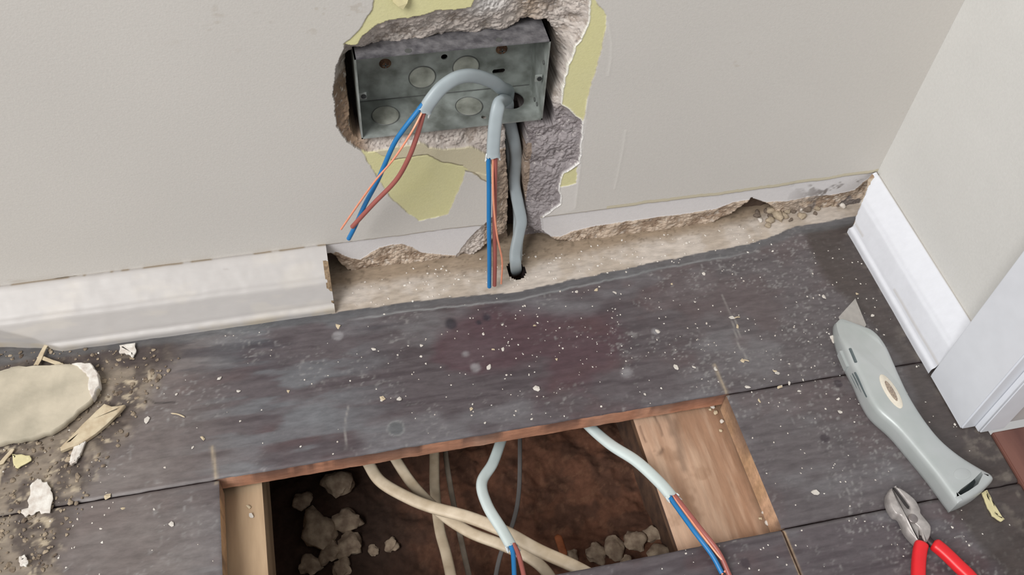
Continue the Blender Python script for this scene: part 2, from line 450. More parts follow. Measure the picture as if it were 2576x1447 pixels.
# right wall
ys = np.concatenate([np.arange(-.19, .02, .002)]); zz = np.arange(-.01, .60, .004)
A, B = np.meshgrid(ys, zz, indexing='ij')
Pr = np.stack([np.full(A.shape, .4527) + (fbm(A, B, .06, 3) - .5) * .001, A, B], -1)
Cr = np.ones(A.shape + (3,)) * lin((211, 210, 206)) * (1 + (fbm(A, B, .05, 71) - .5)[..., None] * .05)
grid('wall_right', Pr, Cr, np.zeros(A.shape), wall_m, kind='structure', label='pale cream side wall meeting the back wall at the corner')

# ---------------------------------------------------------------- skirting boards
PROF = [(0, .0400), (.0035, .0418), (.0065, .0405), (.0240, .0300), (.0262, .0275), (.0280, .0262), (.0355, .0105), (.0365, .0075), (.0392, .0062), (.0400, .0045), (.0400, .0)]
gloss = zone_mat('skirting_paint', rough=.42, bump=.04, bscale=300, nscale=160, namp=.03, stretch=(.3, 1, 1))
def profile_grid(name, run, place, scale, zonefn, **k):
    """run: stations along the length; place(s, depth, z)->xyz"""
    pr = np.array(PROF) * np.array(scale)
    seg = np.linalg.norm(np.diff(pr, axis=0), axis=1); cum = np.concatenate([[0], np.cumsum(seg)])
    ss = np.linspace(0, cum[-1], 46); dd = np.interp(ss, cum, pr[:, 0]); zz = np.interp(ss, cum, pr[:, 1])
    S, K = np.meshgrid(run, np.arange(46), indexing='ij')
    DD = dd[K]; ZZ = zz[K]
    Pn = place(S, DD, ZZ)
    return grid(name, Pn, zonefn(S, DD, ZZ), np.zeros(S.shape), gloss, **k), dd, zz
SKX = -.0362
def pl(S, DD, ZZ):
    k_ = sstep(0, .012, SKX - S); n_ = (fbm(S, ZZ, .03, 81) - .5) * .0012 * k_
    DD = np.minimum(DD, np.interp(S, [-.66, -.30, -.262, -.240], [.024, .026, .034, .042]))
    return np.stack([S, -DD - n_ * (DD > .002), ZZ + .0008 * k_ * (fbm(S, ZZ, .01, 83) - .5)], -1)
def zl(S, DD, ZZ):
    c = np.ones(S.shape + (3,)) * lin((184, 180, 177))
    c = mixc(c, lin((196, 190, 182)), sstep(.5, .7, fbm(S, ZZ * 3, .03, 85)) * .5)
    c = mixc(c, lin((150, 136, 118)), sstep(.004, .001, DD) * (fbm(S, S * 0, .012, 86) > .45))
    c = mixc(c, lin((186, 176, 160)), sstep(.008, .004, ZZ) * sstep(.35, .6, fbm(S, ZZ, .03, 87)))
    c = mixc(c, lin((120, 108, 96)), np.exp(-(((S + .115) ** 2 + (DD - .011) ** 2) / .0008 ** 2)))
    return c
sk, dd, zz_ = profile_grid('baseboard_back', np.concatenate([np.arange(-.66, SKX, .002), [SKX]]), pl, (1, 1), zl, kind='structure',
                      label='white moulded skirting board on the back wall, sawn off left of the exposed plaster')
# its sawn end
raw = mat('sawn_painted_end', (150, 128, 100), .8, color2=(112, 92, 72), scale=500, bump=.3)
ev = [(SKX, -d, z) for d, z in zip(dd, zz_)] + [(SKX, 0, 0)]
ev2 = [(SKX - .004, y, z) for _, y, z in ev]
n_ = len(ev)
mk('sawn_end', ev + ev2, [tuple(range(n_)), tuple(range(2 * n_ - 1, n_ - 1, -1))] + [(i, (i + 1) % n_, n_ + (i + 1) % n_, n_ + i) for i in range(n_)],
   raw, parent=sk, smooth=False, label='bare brown sawn end of the skirting')
def prr(S, DD, ZZ):
    end = .012 * fbm(ZZ, DD, .012, 88) + np.interp(DD, [0, .01, .02, .027], [.000, -.004, -.022, -.030])
    s = np.minimum(S, end - .006)
    n_ = (fbm(S, ZZ, .03, 89) - .5) * .001
    return np.stack([.4527 - DD - n_ * (DD > .002), s, ZZ], -1)
def zr(S, DD, ZZ):
    c = np.ones(S.shape + (3,)) * lin((218, 220, 226))
    c = mixc(c, lin((196, 186, 172)), sstep(.003, .001, DD) * .7)
    c = mixc(c, lin((170, 158, 140)), np.exp(-((ZZ - .012) / .0007) ** 2) * (fbm(S, ZZ, .02, 90) > .5) * .6)
    return c
sr, dd2, zz2 = profile_grid('baseboard_right', np.arange(-.1842, .012, .0018), prr, (.70, 1.06), zr, kind='structure',
             label='bright white moulded skirting on the right wall, broken off at the corner')
# broken end of the right skirting, brown plaster-smeared wood
pr_ = prr(np.full(46, .01), dd2, zz2)
ev = [tuple(p) for p in pr_] + [(.4527, -.03, 0)]
ev2 = [(x, y - .004, z) for x, y, z in ev]; n_ = len(ev)
mk('broken_end', ev + ev2, [tuple(range(n_)), tuple(range(2 * n_ - 1, n_ - 1, -1))] + [(i, (i + 1) % n_, n_ + (i + 1) % n_, n_ + i) for i in range(n_)],
   mat('broken_timber', (190, 178, 160), .9, color2=(150, 126, 104), scale=200, bump=.4), parent=sr, smooth=False)

# architrave and door lining at the right edge
apaint = mat('architrave_paint', (224, 227, 233), .42, noise=.04, scale=60, bump=.05, bscale=200)
V, Fc = box_vf(.4245, .4600, -.2365, -.1862, 0, .60)
o = mk('trim_1', V, Fc, apaint, smooth=False, kind='structure', label='white door architrave board standing on the floor right of the knife'); bevel(o, .0012)
V, Fc = box_vf(.4365, .4600, -.2425, -.2355, 0.0, .60)
o2 = mk('architrave_bead', V, Fc, apaint, parent=o, smooth=False); bevel(o2, .0015, 3)
V, Fc = box_vf(.4600, .66, -.2375, -.2250, 0, .60)
mk('door_1', V, Fc, mat('lining_shade_paint', (196, 192, 190), .55, noise=.05, scale=50), smooth=False, kind='structure', label='grey-white door lining beside the architrave, its shade in the paint colour')  # greyer than the architrave: shade of its turned face put into the colour

# ---------------------------------------------------------------- the floor: old stained boards with a trap cut in them
floor = empty('floor', (0, 0, 0), kind='structure', label='dark stained old floorboards scattered with plaster dust')
board_m = zone_mat('stained_floorboard', rough=.40, bump=.10, bscale=260, nscale=240, namp=.22, stretch=(.35, 1, 1), spec=.45)
DIRT = fpoly([(-200,840),(60,850),(200,870),(420,860),(470,880),(420,940),(370,1010),(330,1080),(270,1160),(215,1240),(190,1310),(150,1360),(120,1430),(140,1500),(-300,1500)])
def floor_zone(X, Y, seed):
    a = fbm(X, Y * 2.2, .07, 100 + seed); g = fbm(X * .25, Y * 3, .012, 110); b = fbm(X, Y, .030, 120)
    c = np.ones(X.shape + (3,)) * lin((87, 80, 83))
    c = mixc(c, lin((66, 58, 62)), sstep(.45, .65, g) * .6)
    c = mixc(c, lin((112, 110, 113)), sstep(.50, .70, a) * .65)
    # worn maroon patch in the middle of the first board
    mp_ = sdist(X + (b - .5) * .03, Y + (a - .5) * .03, fpoly([(1130,800),(1250,770),(1400,790),(1540,790),(1600,860),(1560,930),(1480,1000),(1380,1010),(1350,930),(1200,960),(1090,900)]))
    c = mixc(c, lin((80, 58, 64)), sstep(-.008, .010, mp_ + (a - .5) * .03) * .75)
    c = mixc(c, lin((84, 62, 62)), sstep(.56, .72, fbm(X, Y * 1.6, .06, 130 + seed)) * .4)
    c = mixc(c, lin((112, 116, 120)), sstep(.50, .66, fbm(X * .5, Y * 2.5, .03, 134 + seed)) * sstep(-.2, -.1, X) * sstep(.02, -.06, X) * .55)
    # greyer, dustier right and left ends
    c = mixc(c, lin((104, 100, 100)), sstep(.16, .30, X) * .35 * (Y > -.29))
    c = mixc(c, lin((122, 113, 108)), sstep(-.09, -.19, X) * .6 * (.5 + a))
    c = mixc(c, lin((62, 60, 66)), sstep(.48, .62, fbm(X * .5, Y * 3, .03, 137)) * sstep(-.10, -.06, Y) * sstep(-.19, -.15, X) * sstep(.03, -.02, X) * .6)
    # fine dust
    c = mixc(c, lin((150, 148, 146)), sstep(.62, .85, fbm(X, Y, .0022, 140, 2)) * sstep(.42, .62, fbm(X, Y, .05, 145)) * .55)
    # black marks at the edge of the worn patch
    for (u, v, r) in ((1135, 815, .0055), (1225, 800, .0060), (1205, 812, .004)):
        p = FZ(u, v); d = np.hypot(X - p[0], Y - p[1]) + (b - .5) * .012
        c = mixc(c, lin((44, 42, 50)), sstep(r, r * .3, d) * .8)
    # strip beside the right skirting: grime and the knife's shadow painted together
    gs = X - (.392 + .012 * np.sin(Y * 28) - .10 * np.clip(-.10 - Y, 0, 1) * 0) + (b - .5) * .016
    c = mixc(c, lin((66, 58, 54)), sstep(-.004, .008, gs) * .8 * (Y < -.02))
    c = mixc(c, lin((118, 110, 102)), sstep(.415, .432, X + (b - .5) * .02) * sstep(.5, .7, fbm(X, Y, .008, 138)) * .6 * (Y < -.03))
    # plaster smears
    for (u, v, r) in ((1575, 938, .009), (1195, 925, .006), (850, 845, .004), (1650, 835, .004), (1170,890,.006)):
        p = FZ(u, v); d = np.hypot(X - p[0], Y - p[1]) + (b - .5) * .010
        c = mixc(c, lin((150, 148, 150)), sstep(r, r * .4, d) * .6)
    # filled nail hole (round plug) and screw dots
    p = FZ(996, 1078); d = np.hypot(X - p[0], Y - p[1])
    c = mixc(c, lin((92, 94, 96)), sstep(.0062, .0055, d) * .8); c = mixc(c, lin((128, 128, 128)), np.exp(-((d - .0062) / .0007) ** 2) * .8)
    for (u, v) in ((2108, 965), (2075, 1103), (1875, 1417)):
        p = FZ(u, v); d = np.hypot(X - p[0], Y - p[1]); c = mixc(c, lin((52, 44, 50)), sstep(.0042, .003, d) * .7)
    # scratches
    for ln in ([(1815,742),(1840,800),(1858,868),(1880,905)], [(877,1020),(868,1060),(870,1130)], [(1845,790),(1862,850)]):
        e = segdist(X, Y, fpoly(ln), False); c = mixc(c, lin((150, 146, 142)), np.exp(-(e / .0006) ** 2) * .6)
    # pale saw-kerf overruns
    for ln in ([(533,1125),(540,1170),(545,1215)], [(1797,918),(1812,955),(1830,992)]):
        e = segdist(X, Y, fpoly(ln), False); c = mixc(c, lin((160, 146, 126)), np.exp(-(e / .0012) ** 2) * .85)
    e = segdist(X, Y, fpoly([(1972,1338),(1992,1390),(2030,1490)]), False); c = mixc(c, lin((172, 146, 112)), np.exp(-(e / .0010) ** 2) * .85)
    # crack in the left
    e = segdist(X + (b - .5) * .004, Y, fpoly([(290,965),(350,990),(390,1015),(440,1012)]), False); c = mixc(c, lin((40, 34, 34)), np.exp(-(e / .0008) ** 2) * .8)
    # dirt on the left
    dd_ = sdist(X + (b - .5) * .03, Y + (a - .5) * .03, DIRT)
    w = sstep(-.006, .012, dd_)
    dc = mixc(np.ones(X.shape + (3,)) * lin((132, 120, 106)), lin((84, 74, 68)), sstep(.42, .6, fbm(X, Y, .014, 150)))
    dc = mixc(dc, lin((176, 162, 140)), sstep(.6, .72, fbm(X, Y, .006, 155)))
    c = mixc(c, dc, w * .95)
    c = mixc(c, lin((64, 55, 54)), sstep(-.145, -.17, X) * sstep(-.066, -.052, Y + (b - .5) * .03) * .8)
    # unstained strip where the skirting stood
    edge_y = np.interp(X, [-.66, -.04, .02, .06, .114, .2, .336, .38, .46], [-.030, -.0395, -.0395, -.041, -.0445, -.037, -.027, -.016, -.012])
    s = Y - edge_y + (fbm(X, Y * 0, .01, 160) - .5) * .003
    strip = sstep(-.0004, .0004, s) * (X > SKX - .002)
    sc_ = mixc(np.ones(X.shape + (3,)) * lin((190, 180, 170)), lin((164, 150, 134)), sstep(.42, .62, fbm(X, Y, .02, 165)) * .6)
    sc_ = mixc(sc_, lin((150, 134, 116)), sstep(.018, .032, s))
    sc_ = mixc(sc_, lin((96, 84, 70)), sstep(.6, .75, fbm(X, Y, .003, 167)) * sstep(.012, .03, s) * .5)
    c = mixc(c, sc_, strip)
    # grey paint line just in front of it
    g2 = np.exp(-((s + .009 + (fbm(X, Y * 0, .08, 170) - .5) * .004) / .0009) ** 2) * sstep(-.04, .0, X) * sstep(.36, .28, X)
    c = mixc(c, lin((150, 152, 152)), g2 * .75)
    c = mixc(c, lin((98, 100, 102)), sstep(-.011, -.006, s + (b - .5) * .006) * (1 - strip) * .55)
    h = w * (fbm(X, Y, .010, 180) - .35) * .0028
    return c, w, h
RAW = lin((190, 138, 112)); RAW2 = lin((196, 160, 124))
def sides(raw, x0, x1, y0, y1):
    def f(t):
        o = ((t[:, 0] > -.1345) & (t[:, 0] < .2560) & (t[:, 1] > -.2880) & (t[:, 1] < -.1700) & ~((np.abs(t[:, 1] - y0) > .0015) & (np.abs(t[:, 1] - y1) > .0015) & (np.abs(t[:, 0] - x0) > .002) & (np.abs(t[:, 0] - x1) > .002)))
        o = o | (np.abs(t[:, 0] - .254) < .003)
        c = np.where(o[:, None], raw, lin((52, 42, 42)))
        w = sstep(.4, .7, fbm(t[:, 0], t[:, 1], .03, 77))[:, None]
        return np.where(o[:, None], c * (1 - w * .45) + lin((226, 186, 160)) * w * .45, c)
    return f
def board(x0, x1, y0, y1, seed, hole=None, side=RAW, label=None, step=.0011, base=-.0215):
    X = np.arange(x0, x1, step * 1.4); X = np.append(X, x1); Yv = np.arange(y0, y1, step); Yv = np.append(Yv, y1)
    X, Y = np.meshgrid(X, Yv, indexing='ij')
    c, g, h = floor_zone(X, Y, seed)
    e = np.minimum(Y - y0, y1 - Y)
    z = h - .0012 * sstep(.0022, 0, e)
    e2 = np.minimum(X - x0, x1 - X); z = z - .0004 * sstep(.001, 0, e2)
    c = mixc(c, lin((46, 38, 40)), sstep(.0012, .0002, e) * .6)
    keep = None
    if hole is not None:
        hx, hy, rx, ry = hole
        cx = (X[:-1, :-1] + X[1:, 1:]) / 2; cy = (Y[:-1, :-1] + Y[1:, 1:]) / 2
        keep = (((cx - hx) / rx) ** 2 + ((cy - hy) / ry) ** 2) > 1 + .25 * (fbm(cx, cy, .004, 9) - .5)
    P_ = np.stack([X, Y, z], -1)
    # gently ragged sawn / planed edge
    P_[:, 0, 1] += (fbm(X[:, 0], Y[:, 0], .01, 200 + seed) - .5) * .0010; P_[:, -1, 1] += (fbm(X[:, -1], Y[:, -1], .01, 210 + seed) - .5) * .0008
    return grid('floorboard', P_, c, g * .6, board_m, keep, base, sides(side, x0, x1, y0, y1), parent=floor, label=label)
HOLE = FZ(1299, 683)
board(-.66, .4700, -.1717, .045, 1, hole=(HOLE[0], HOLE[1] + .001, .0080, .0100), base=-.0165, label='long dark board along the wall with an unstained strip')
board(-.66, -.1325, -.2857, -.1726, 2, side=RAW2)
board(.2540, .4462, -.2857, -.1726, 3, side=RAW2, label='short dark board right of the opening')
board(-.66, .2532, -.42, -.2867, 4, side=RAW)
board(.2546, .4462, -.42, -.2867, 5, side=RAW2)
board(-.66, .4462, -.535, -.4208, 6, side=RAW2, step=.004)
board(-.66, .4462, -.65, -.5358, 7, side=RAW2, step=.004)
board(-.66, .4462, -.765, -.6508, 8, side=RAW2, step=.004)
board(-.66, .4462, -.96, -.7658, 9, side=RAW2, step=.004)
# brown threshold beyond the architrave
V, Fc = box_vf(.4475, .70, -.42, -.2440, -.02, .0015)
o = mk('trim_2', V, Fc, mat('threshold_wood', (122, 84, 74), .45, color2=(96, 64, 58), scale=60, stretch=(1, .15, 1), bump=.1), smooth=False,
       kind='structure', label='reddish brown door threshold at the right edge'); bevel(o, .001)

# slender splinters standing along the saw cuts
splint = mat('sawn_splinter', (190, 172, 146), .8, color2=(150, 128, 100), scale=300)

# ---------------------------------------------------------------- below the floor
joist_m = mat('joist_wood', (182, 150, 126), .75, color2=(146, 114, 92), scale=34, stretch=(1.4, .12, 1), bump=.25, bscale=300)
old_m = mat('old_batten', (184, 158, 128), .8, color2=(146, 120, 94), scale=60, stretch=(1, .15, 1), bump=.25, bscale=250)
def timber(name, x0, x1, y0, y1, z0, z1, m, **k):
    nx, ny = 14, 70
    X = np.linspace(x0, x1, nx); Y = np.linspace(y0, y1, ny)
    V = []; Fc = []
    ring = [(x, z1) for x in X] + [(x1, z) for z in np.linspace(z1, z0, 8)[1:]] + [(x, z0) for x in X[::-1][1:]] + [(x0, z) for z in np.linspace(z0, z1, 8)[1:-1]]
    n = len(ring)
    for y in Y:
        for (x, z) in ring:
            q = (float(fbm(np.array([x * 3 + z * 2]), np.array([y * .3]), .02, 220)[0]) - .5) * .0016
            V.append((x + q * .6, y, z + (q if z > z0 + .001 else 0) * .7 - .0007))
    for j in range(ny - 1):
        for i in range(n): Fc.append((j * n + i, j * n + (i + 1) % n, (j + 1) * n + (i + 1) % n, (j + 1) * n + i))
    Fc.append(tuple(range(n))); Fc.append(tuple(range((ny - 1) * n, ny * n)))
    return mk(name, V, Fc, m, angle=40, **k)
bX, bY = np.meshgrid(np.arange(.1825, .290, .0011), np.arange(-.42, .03, .0013), indexing='ij')
gq = fbm(bX * 2.2, bY * .22, .012, 401); gr_ = fbm(bX * 1.3, bY * .15, .03, 403); gd = fbm(bX, bY, .02, 405)
bc = mixc(np.ones(bX.shape + (3,)) * lin((190, 158, 134)), lin((160, 126, 102)), sstep(.4, .62, gr_))
bc = mixc(bc, lin((206, 178, 154)), sstep(.5, .8, gq) * .4)
bc = mixc(bc, lin((140, 108, 84)), sstep(.56, .7, gd) * .45)
for (u, v, rx_, ry_) in ((1637, 1082, .0078, .021),):
    p = FZ(u, v, -.0222); dq = np.hypot((bX - p[0]) / rx_, (bY - p[1]) / ry_)
    bc = mixc(bc, lin((84, 62, 48)), np.exp(-((dq - 1) / .10) ** 2) * sstep(.42, .55, fbm(bX, bY, .012, 407)) * .6)
for ln in ([(1672,1040),(1684,1062),(1690,1090)], [(1700,1060),(1705,1110),(1722,1180)]):
    e = segdist(bX + (gd - .5) * .006, bY, fpoly(ln, -.0222), False); bc = mixc(bc, lin((88, 72, 60)), np.exp(-(e / .0034) ** 2) * .45)
e = segdist(bX, bY, fpoly([(1800,1000),(1835,1060),(1880,1180),(1940,1320)], -.0222), False)
bc = mixc(bc, lin((104, 80, 62)), sstep(.012, .002, e + (gd - .5) * .012) * .6)
grid('bearer', np.stack([bX, bY, -.0222 + (gq - .5) * .0006 - .0008 * sstep(.1845, .1825, bX)], -1), bc, np.full(bX.shape, .3),
     zone_mat('bearer_wood', rough=.6, bump=.15, bscale=300, nscale=220, namp=.12, stretch=(1.4, .2, 1), spec=.25), base=-.031, sidecol=lin((120, 92, 72)), kind='structure',
     label='wide pale brown bearer under the right side of the floor opening')
timber('joist', .210, .290, -.95, .03, -.185, -.0315, mat('shaded_joist', (112, 84, 66), .85, color2=(80, 60, 50), scale=80, bump=.4), kind='structure', label='joist set back below the pale bearer, its shade painted dark')  # set back and coloured dark to stand in for shade under the bearer
timber('batten', -.1650, -.1058, -.95, .03, -.072, -.0222, old_m, kind='structure', label='brown batten under the left edge of the floor opening')
timber('joist', -.30, -.124, -.95, .03, -.185, -.0735, old_m, kind='structure', label='dark joist deep below the left batten')
V, Fc = box_vf(-.32, .30, -.97, -.95, -.19, -.0225)
mk('void_light_block', V, Fc, old_m, smooth=False, kind='structure', label='unseen timber added to block light at the end of the underfloor space')  # unseen end piece added to keep light out of the void
gx = np.arange(-.13, .215, .0014); gy = np.concatenate([np.arange(-.96, -.42, .01), np.arange(-.42, .04, .0014)])
A, B = np.meshgrid(gx, gy, indexing='ij')
h = -.172 + .030 * fbm(A, B, .06, 230) + .006 * (fbm(A, B, .012, 233) - .5) + .035 * sstep(.09, .2, A) * sstep(-.17, -.27, B)
c = mixc(np.ones(A.shape + (3,)) * lin((108, 74, 58)), lin((88, 62, 50)), sstep(.4, .6, fbm(A, B, .02, 236)))
c = mixc(c, lin((150, 112, 88)), sstep(.6, .7, fbm(A, B, .006, 238)) * .2)
c = mixc(c, lin((58, 46, 40)), sstep(.05, -.03, A + (fbm(A, B, .05, 239) - .5) * .08) * .85)  # shade on the left of the void painted into the ground colour
ground_m = zone_mat('underfloor_dirt', rough=.8, bump=.1, bscale=350, nscale=200, namp=.2, spec=.2)
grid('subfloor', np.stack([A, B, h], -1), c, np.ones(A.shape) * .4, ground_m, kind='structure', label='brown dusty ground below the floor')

# ---------------------------------------------------------------- galvanised back box
BW, BT, BB, BD = .1345, .2212, .1490, .0400
galv = mat('galvanised_steel', (176, 182, 178), .52, metal=.35, color2=(118, 122, 116), scale=60, bump=.12, bscale=300)
galv2 = mat('galvanised_dusty', (128, 126, 128), .8, metal=.15, color2=(78, 76, 80), scale=110, bump=.4, bscale=500)
bx = empty('metal_back_box', (BW / 2, BD, BB), label='galvanised steel double socket back box set in the hacked-out wall', cat='electrical box')
def panel(name, x0, x1, y0, y1, z0, z1, m=galv, **k):
    V, Fc = box_vf(x0, x1, y0, y1, z0, z1)
    return mk(name, V, Fc, m, parent=bx, smooth=False, **k)
T = .0011
back = panel('back_plate', 0, BW, BD - T, BD, BB, BT)
top = panel('top_side', 0, BW, 0, BD, BT - T, BT, galv2, label='top side of the box, grey with plaster dust')
bot = panel('bottom_side', 0, BW, 0, BD, BB, BB + T)
lft = panel('left_side', 0, T, 0, BD, BB, BT)
rgt = panel('right_side', BW - T, BW, 0, BD, BB, BT)
for (u, v, r) in ((1117, 141, .0024), (1217, 297, .0020)):
    if v < 200:
        p = WY(u, v, BD); cut(back, cyl_vf((p[0], BD - .01, p[2]), (0, 1, 0), r, .02))
    else:
        p = FZ(u, v, BB); cut(bot, cyl_vf((p[0], p[1], BB - .01), (0, 0, 1), r, .02))
p = WY(1254, 177, BD)                                              # oblong fixing slot
sl = [(p[0] + (.0032 if abs(math.cos(t)) < 2 and math.cos(t) > 0 else -.0032) + .0017 * math.cos(t), p[2] + .0021 * math.sin(t)) for t in np.linspace(0, 2 * math.pi, 25)[:-1]]
cut(back, ([(a, BD - .01, b) for a, b in sl] + [(a, BD + .01, b) for a, b in sl],
           [tuple(range(24)), tuple(range(47, 23, -1))] + [(i, (i + 1) % 24, 24 + (i + 1) % 24, 24 + i) for i in range(24)]))
p = WY(1287, 187, BD)
KO = FZ(1284, 251, BB + T)                                         # the knockout the cables come through
cut(bot, cyl_vf((KO[0], KO[1], BB - .01), (0, 0, 1), .0104, .02, 40))
print('KO', KO)
rimm = mat('knockout_groove', (112, 114, 112), .6, metal=.4, noise=.2)
disc_m = mat('knockout_metal', (186, 188, 178), .52, metal=.35, color2=(132, 134, 124), scale=90, bump=.1)
def knockout(c, ax, r, m=disc_m):
    V, Fc = cyl_vf(c, ax, r, .0006, 40, r * .97)
    k = mk('knockout', V, Fc, m, parent=bx, angle=40)
    Pn = []
    axv = np.array(ax, float); u = np.cross(axv, (.3, .9, .2)); u /= np.linalg.norm(u); w = np.cross(axv, u)
    for t in np.linspace(0, 2 * math.pi, 49)[:-1]: Pn.append(np.array(c) + (u * math.cos(t) + w * math.sin(t)) * (r + .0002) + axv * .0002)
    V = []; Fc = []
    for i, q in enumerate(Pn):
        rad = (q - np.array(c)); rad /= np.linalg.norm(rad)
        for t in range(6):
            a = 2 * math.pi * t / 6; V.append(q + rad * .0003 * math.cos(a) + axv * .0005 * math.sin(a))
    for i in range(48):
        for t in range(6): Fc.append((i * 6 + t, i * 6 + (t + 1) % 6, ((i + 1) % 48) * 6 + (t + 1) % 6, ((i + 1) % 48) * 6 + t))
    mk('knockout_rim', V, Fc, rimm, parent=k)
for (u, v, r) in ((1062, 194, .0098), (1172, 168, .0098)):
    p = WY(u, v, BD - T); knockout((p[0], BD - T + .0001, p[2]), (0, -1, 0), r)
for (u, v, r) in ((970, 291, .0100), (1180, 268, .0100)):
    p = FZ(u, v, BB + T); knockout((p[0], p[1], BB + T - .0001), (0, 0, 1), r)
rust = mat('rusty_screw', (132, 100, 76), .7, metal=.4, color2=(86, 62, 48), scale=500, bump=.4)
for (u, v) in ((969, 160), (1262, 124)):
    p = WY(u, v, BD - T)
    V, Fc = cyl_vf((p[0], BD - T, p[2]), (0, -1, 0), .0044, .0022, 28, .0026)
    s_ = mk('fixing_screw', V, Fc, rust, parent=bx, angle=30, label='rusty screw in the back of the box')
    for a in (0, 1):
        V, Fc = box_vf(p[0] - (.0022 if a == 0 else .0004), p[0] + (.0022 if a == 0 else .0004), BD - T - .00255, BD - T - .0021, p[2] - (.0004 if a == 0 else .0022), p[2] + (.0004 if a == 0 else .0022))
        mk('screw_slot', V, Fc, rimm, parent=s_, smooth=False)
# side fixing lugs with tapped holes
for (x0, x1, zc) in ((T, .0075, .185), (BW - .0075, BW - T, .185)):
    V, Fc = box_vf(x0, x1 - .001, .004, .0052, zc - .0030, zc + .0030)
    lg = mk('screw_lug', V, Fc, galv, parent=bx, smooth=False); bevel(lg, .0003)
    V, Fc = cyl_vf(((x0 + x1) / 2, .0041, zc), (0, -1, 0), .0018, .0006, 20)
    mk('lug_hole', V, Fc, mat('lug_dark', (40, 42, 42), .6), parent=lg, smooth=False)
for (u, v) in ((1352, 262), (1346, 250), (1369, 157)):
    p = on(u, v, 0, BW - T); V, Fc = cyl_vf((BW - T - .0004, p[1], p[2]), (-1, 0, 0), .0016, .0004, 20); mk('side_dimple', V, Fc, rimm, parent=bx, smooth=False)
for (u, v) in ((1027, 128), (1255, 101)):
    p = FZ(u, v, BT); V, Fc = cyl_vf((p[0], p[1], BT - .0002), (0, 0, 1), .0024, .0004, 20); mk('top_dimple', V, Fc, rimm, parent=bx, smooth=False)
# crease stamped across the back at the fold to the bottom
V, Fc = box_vf(T, BW - T, BD - T - .0005, BD - T, BB + T, BB + T + .0005)
mk('fold_line', V, Fc, rimm, parent=bx, smooth=False)

# ---------------------------------------------------------------- cables
sheath_m = mat('grey_pvc', (166, 176, 180), .42, noise=.06, scale=90, bump=.05, bscale=200, spec=.4)
sheath_d = mat('grey_pvc_dusty', (150, 156, 160), .55, noise=.12, scale=90, bump=.08, bscale=200)
sheath_w = mat('pale_pvc', (214, 226, 224), .40, noise=.05, scale=80, bump=.05)
old_pvc = mat('aged_cream_pvc', (214, 198, 174), .5, color2=(186, 168, 142), scale=70, bump=.08)
dim_pvc = mat('aged_grey_pvc', (150, 138, 124), .6, color2=(118, 106, 92), scale=70)
torn = mat('torn_sheath_end', (228, 230, 230), .55, noise=.04, scale=200)
blue_m = mat('blue_insulation', (36, 118, 178), .38, noise=.06, scale=100)
brown_m = mat('brown_insulation', (160, 92, 84), .38, noise=.08, scale=100)
cop_m = mat('bare_copper', (246, 164, 132), .38, metal=.2, noise=.1, scale=300)
CA, CB = .0049, .0030
def to3(L):
    out = []
    for q in L:
        if len(q) == 3: out.append(np.array(q, float)); continue
        u, v, ax, val = q; out.append(on(u, v, 'xyz'.index(ax), val))
    return out
def cable(label, pts, cores, hint=(0, -1, 0), m=sheath_m, a=CA, b=CB, group=None, name='electrical_cable', flaps=True, jag=.0025):
    P_ = crom(to3(pts), 10)
    base = P_[0]
    r = empty(name, base, label=label, cat='cable', group=group)
    V, Fc = sweep(P_, a, b, hint, nseg=24, power=2.7, jag=jag)
    sh = mk('sheath', V, Fc, m, parent=r, angle=60)
    if flaps:
        Tn = P_[-1] - P_[-3]; Tn /= np.linalg.norm(Tn); w = np.cross(Tn, hint if not hasattr(hint[0], '__len__') else hint[-1]); w /= np.linalg.norm(w)
        for s in (-1, 1):
            q = [P_[-1] + w * s * a * .85 - Tn * .002, P_[-1] + w * s * a * 1.0 + Tn * .002, P_[-1] + w * s * a * 1.15 + Tn * .0042]
            V, Fc = sweep(crom(q, 4), .0013, .0005, hint if not hasattr(hint[0], '__len__') else hint[-1], nseg=8, taper=np.linspace(1, .35, 9))
            mk('torn_flap', V, Fc, torn, parent=sh)
    for (nm, mm, rad, cp) in cores:
        C_ = crom(to3(cp), 8); V, Fc = sweep(C_, rad, rad, (0.3, -1, .2), nseg=14)
        k = mk(nm, V, Fc, mm, parent=r, angle=60)
        if rad > .001:
            Tn = C_[-1] - C_[-2]; Tn /= np.linalg.norm(Tn)
            V, Fc = cyl_vf(C_[-1] - Tn * .0005, Tn, .0008, .0016, 12); mk('copper_tip', V, Fc, cop_m, parent=k)
    return r
RC, RE = .00175, .00075
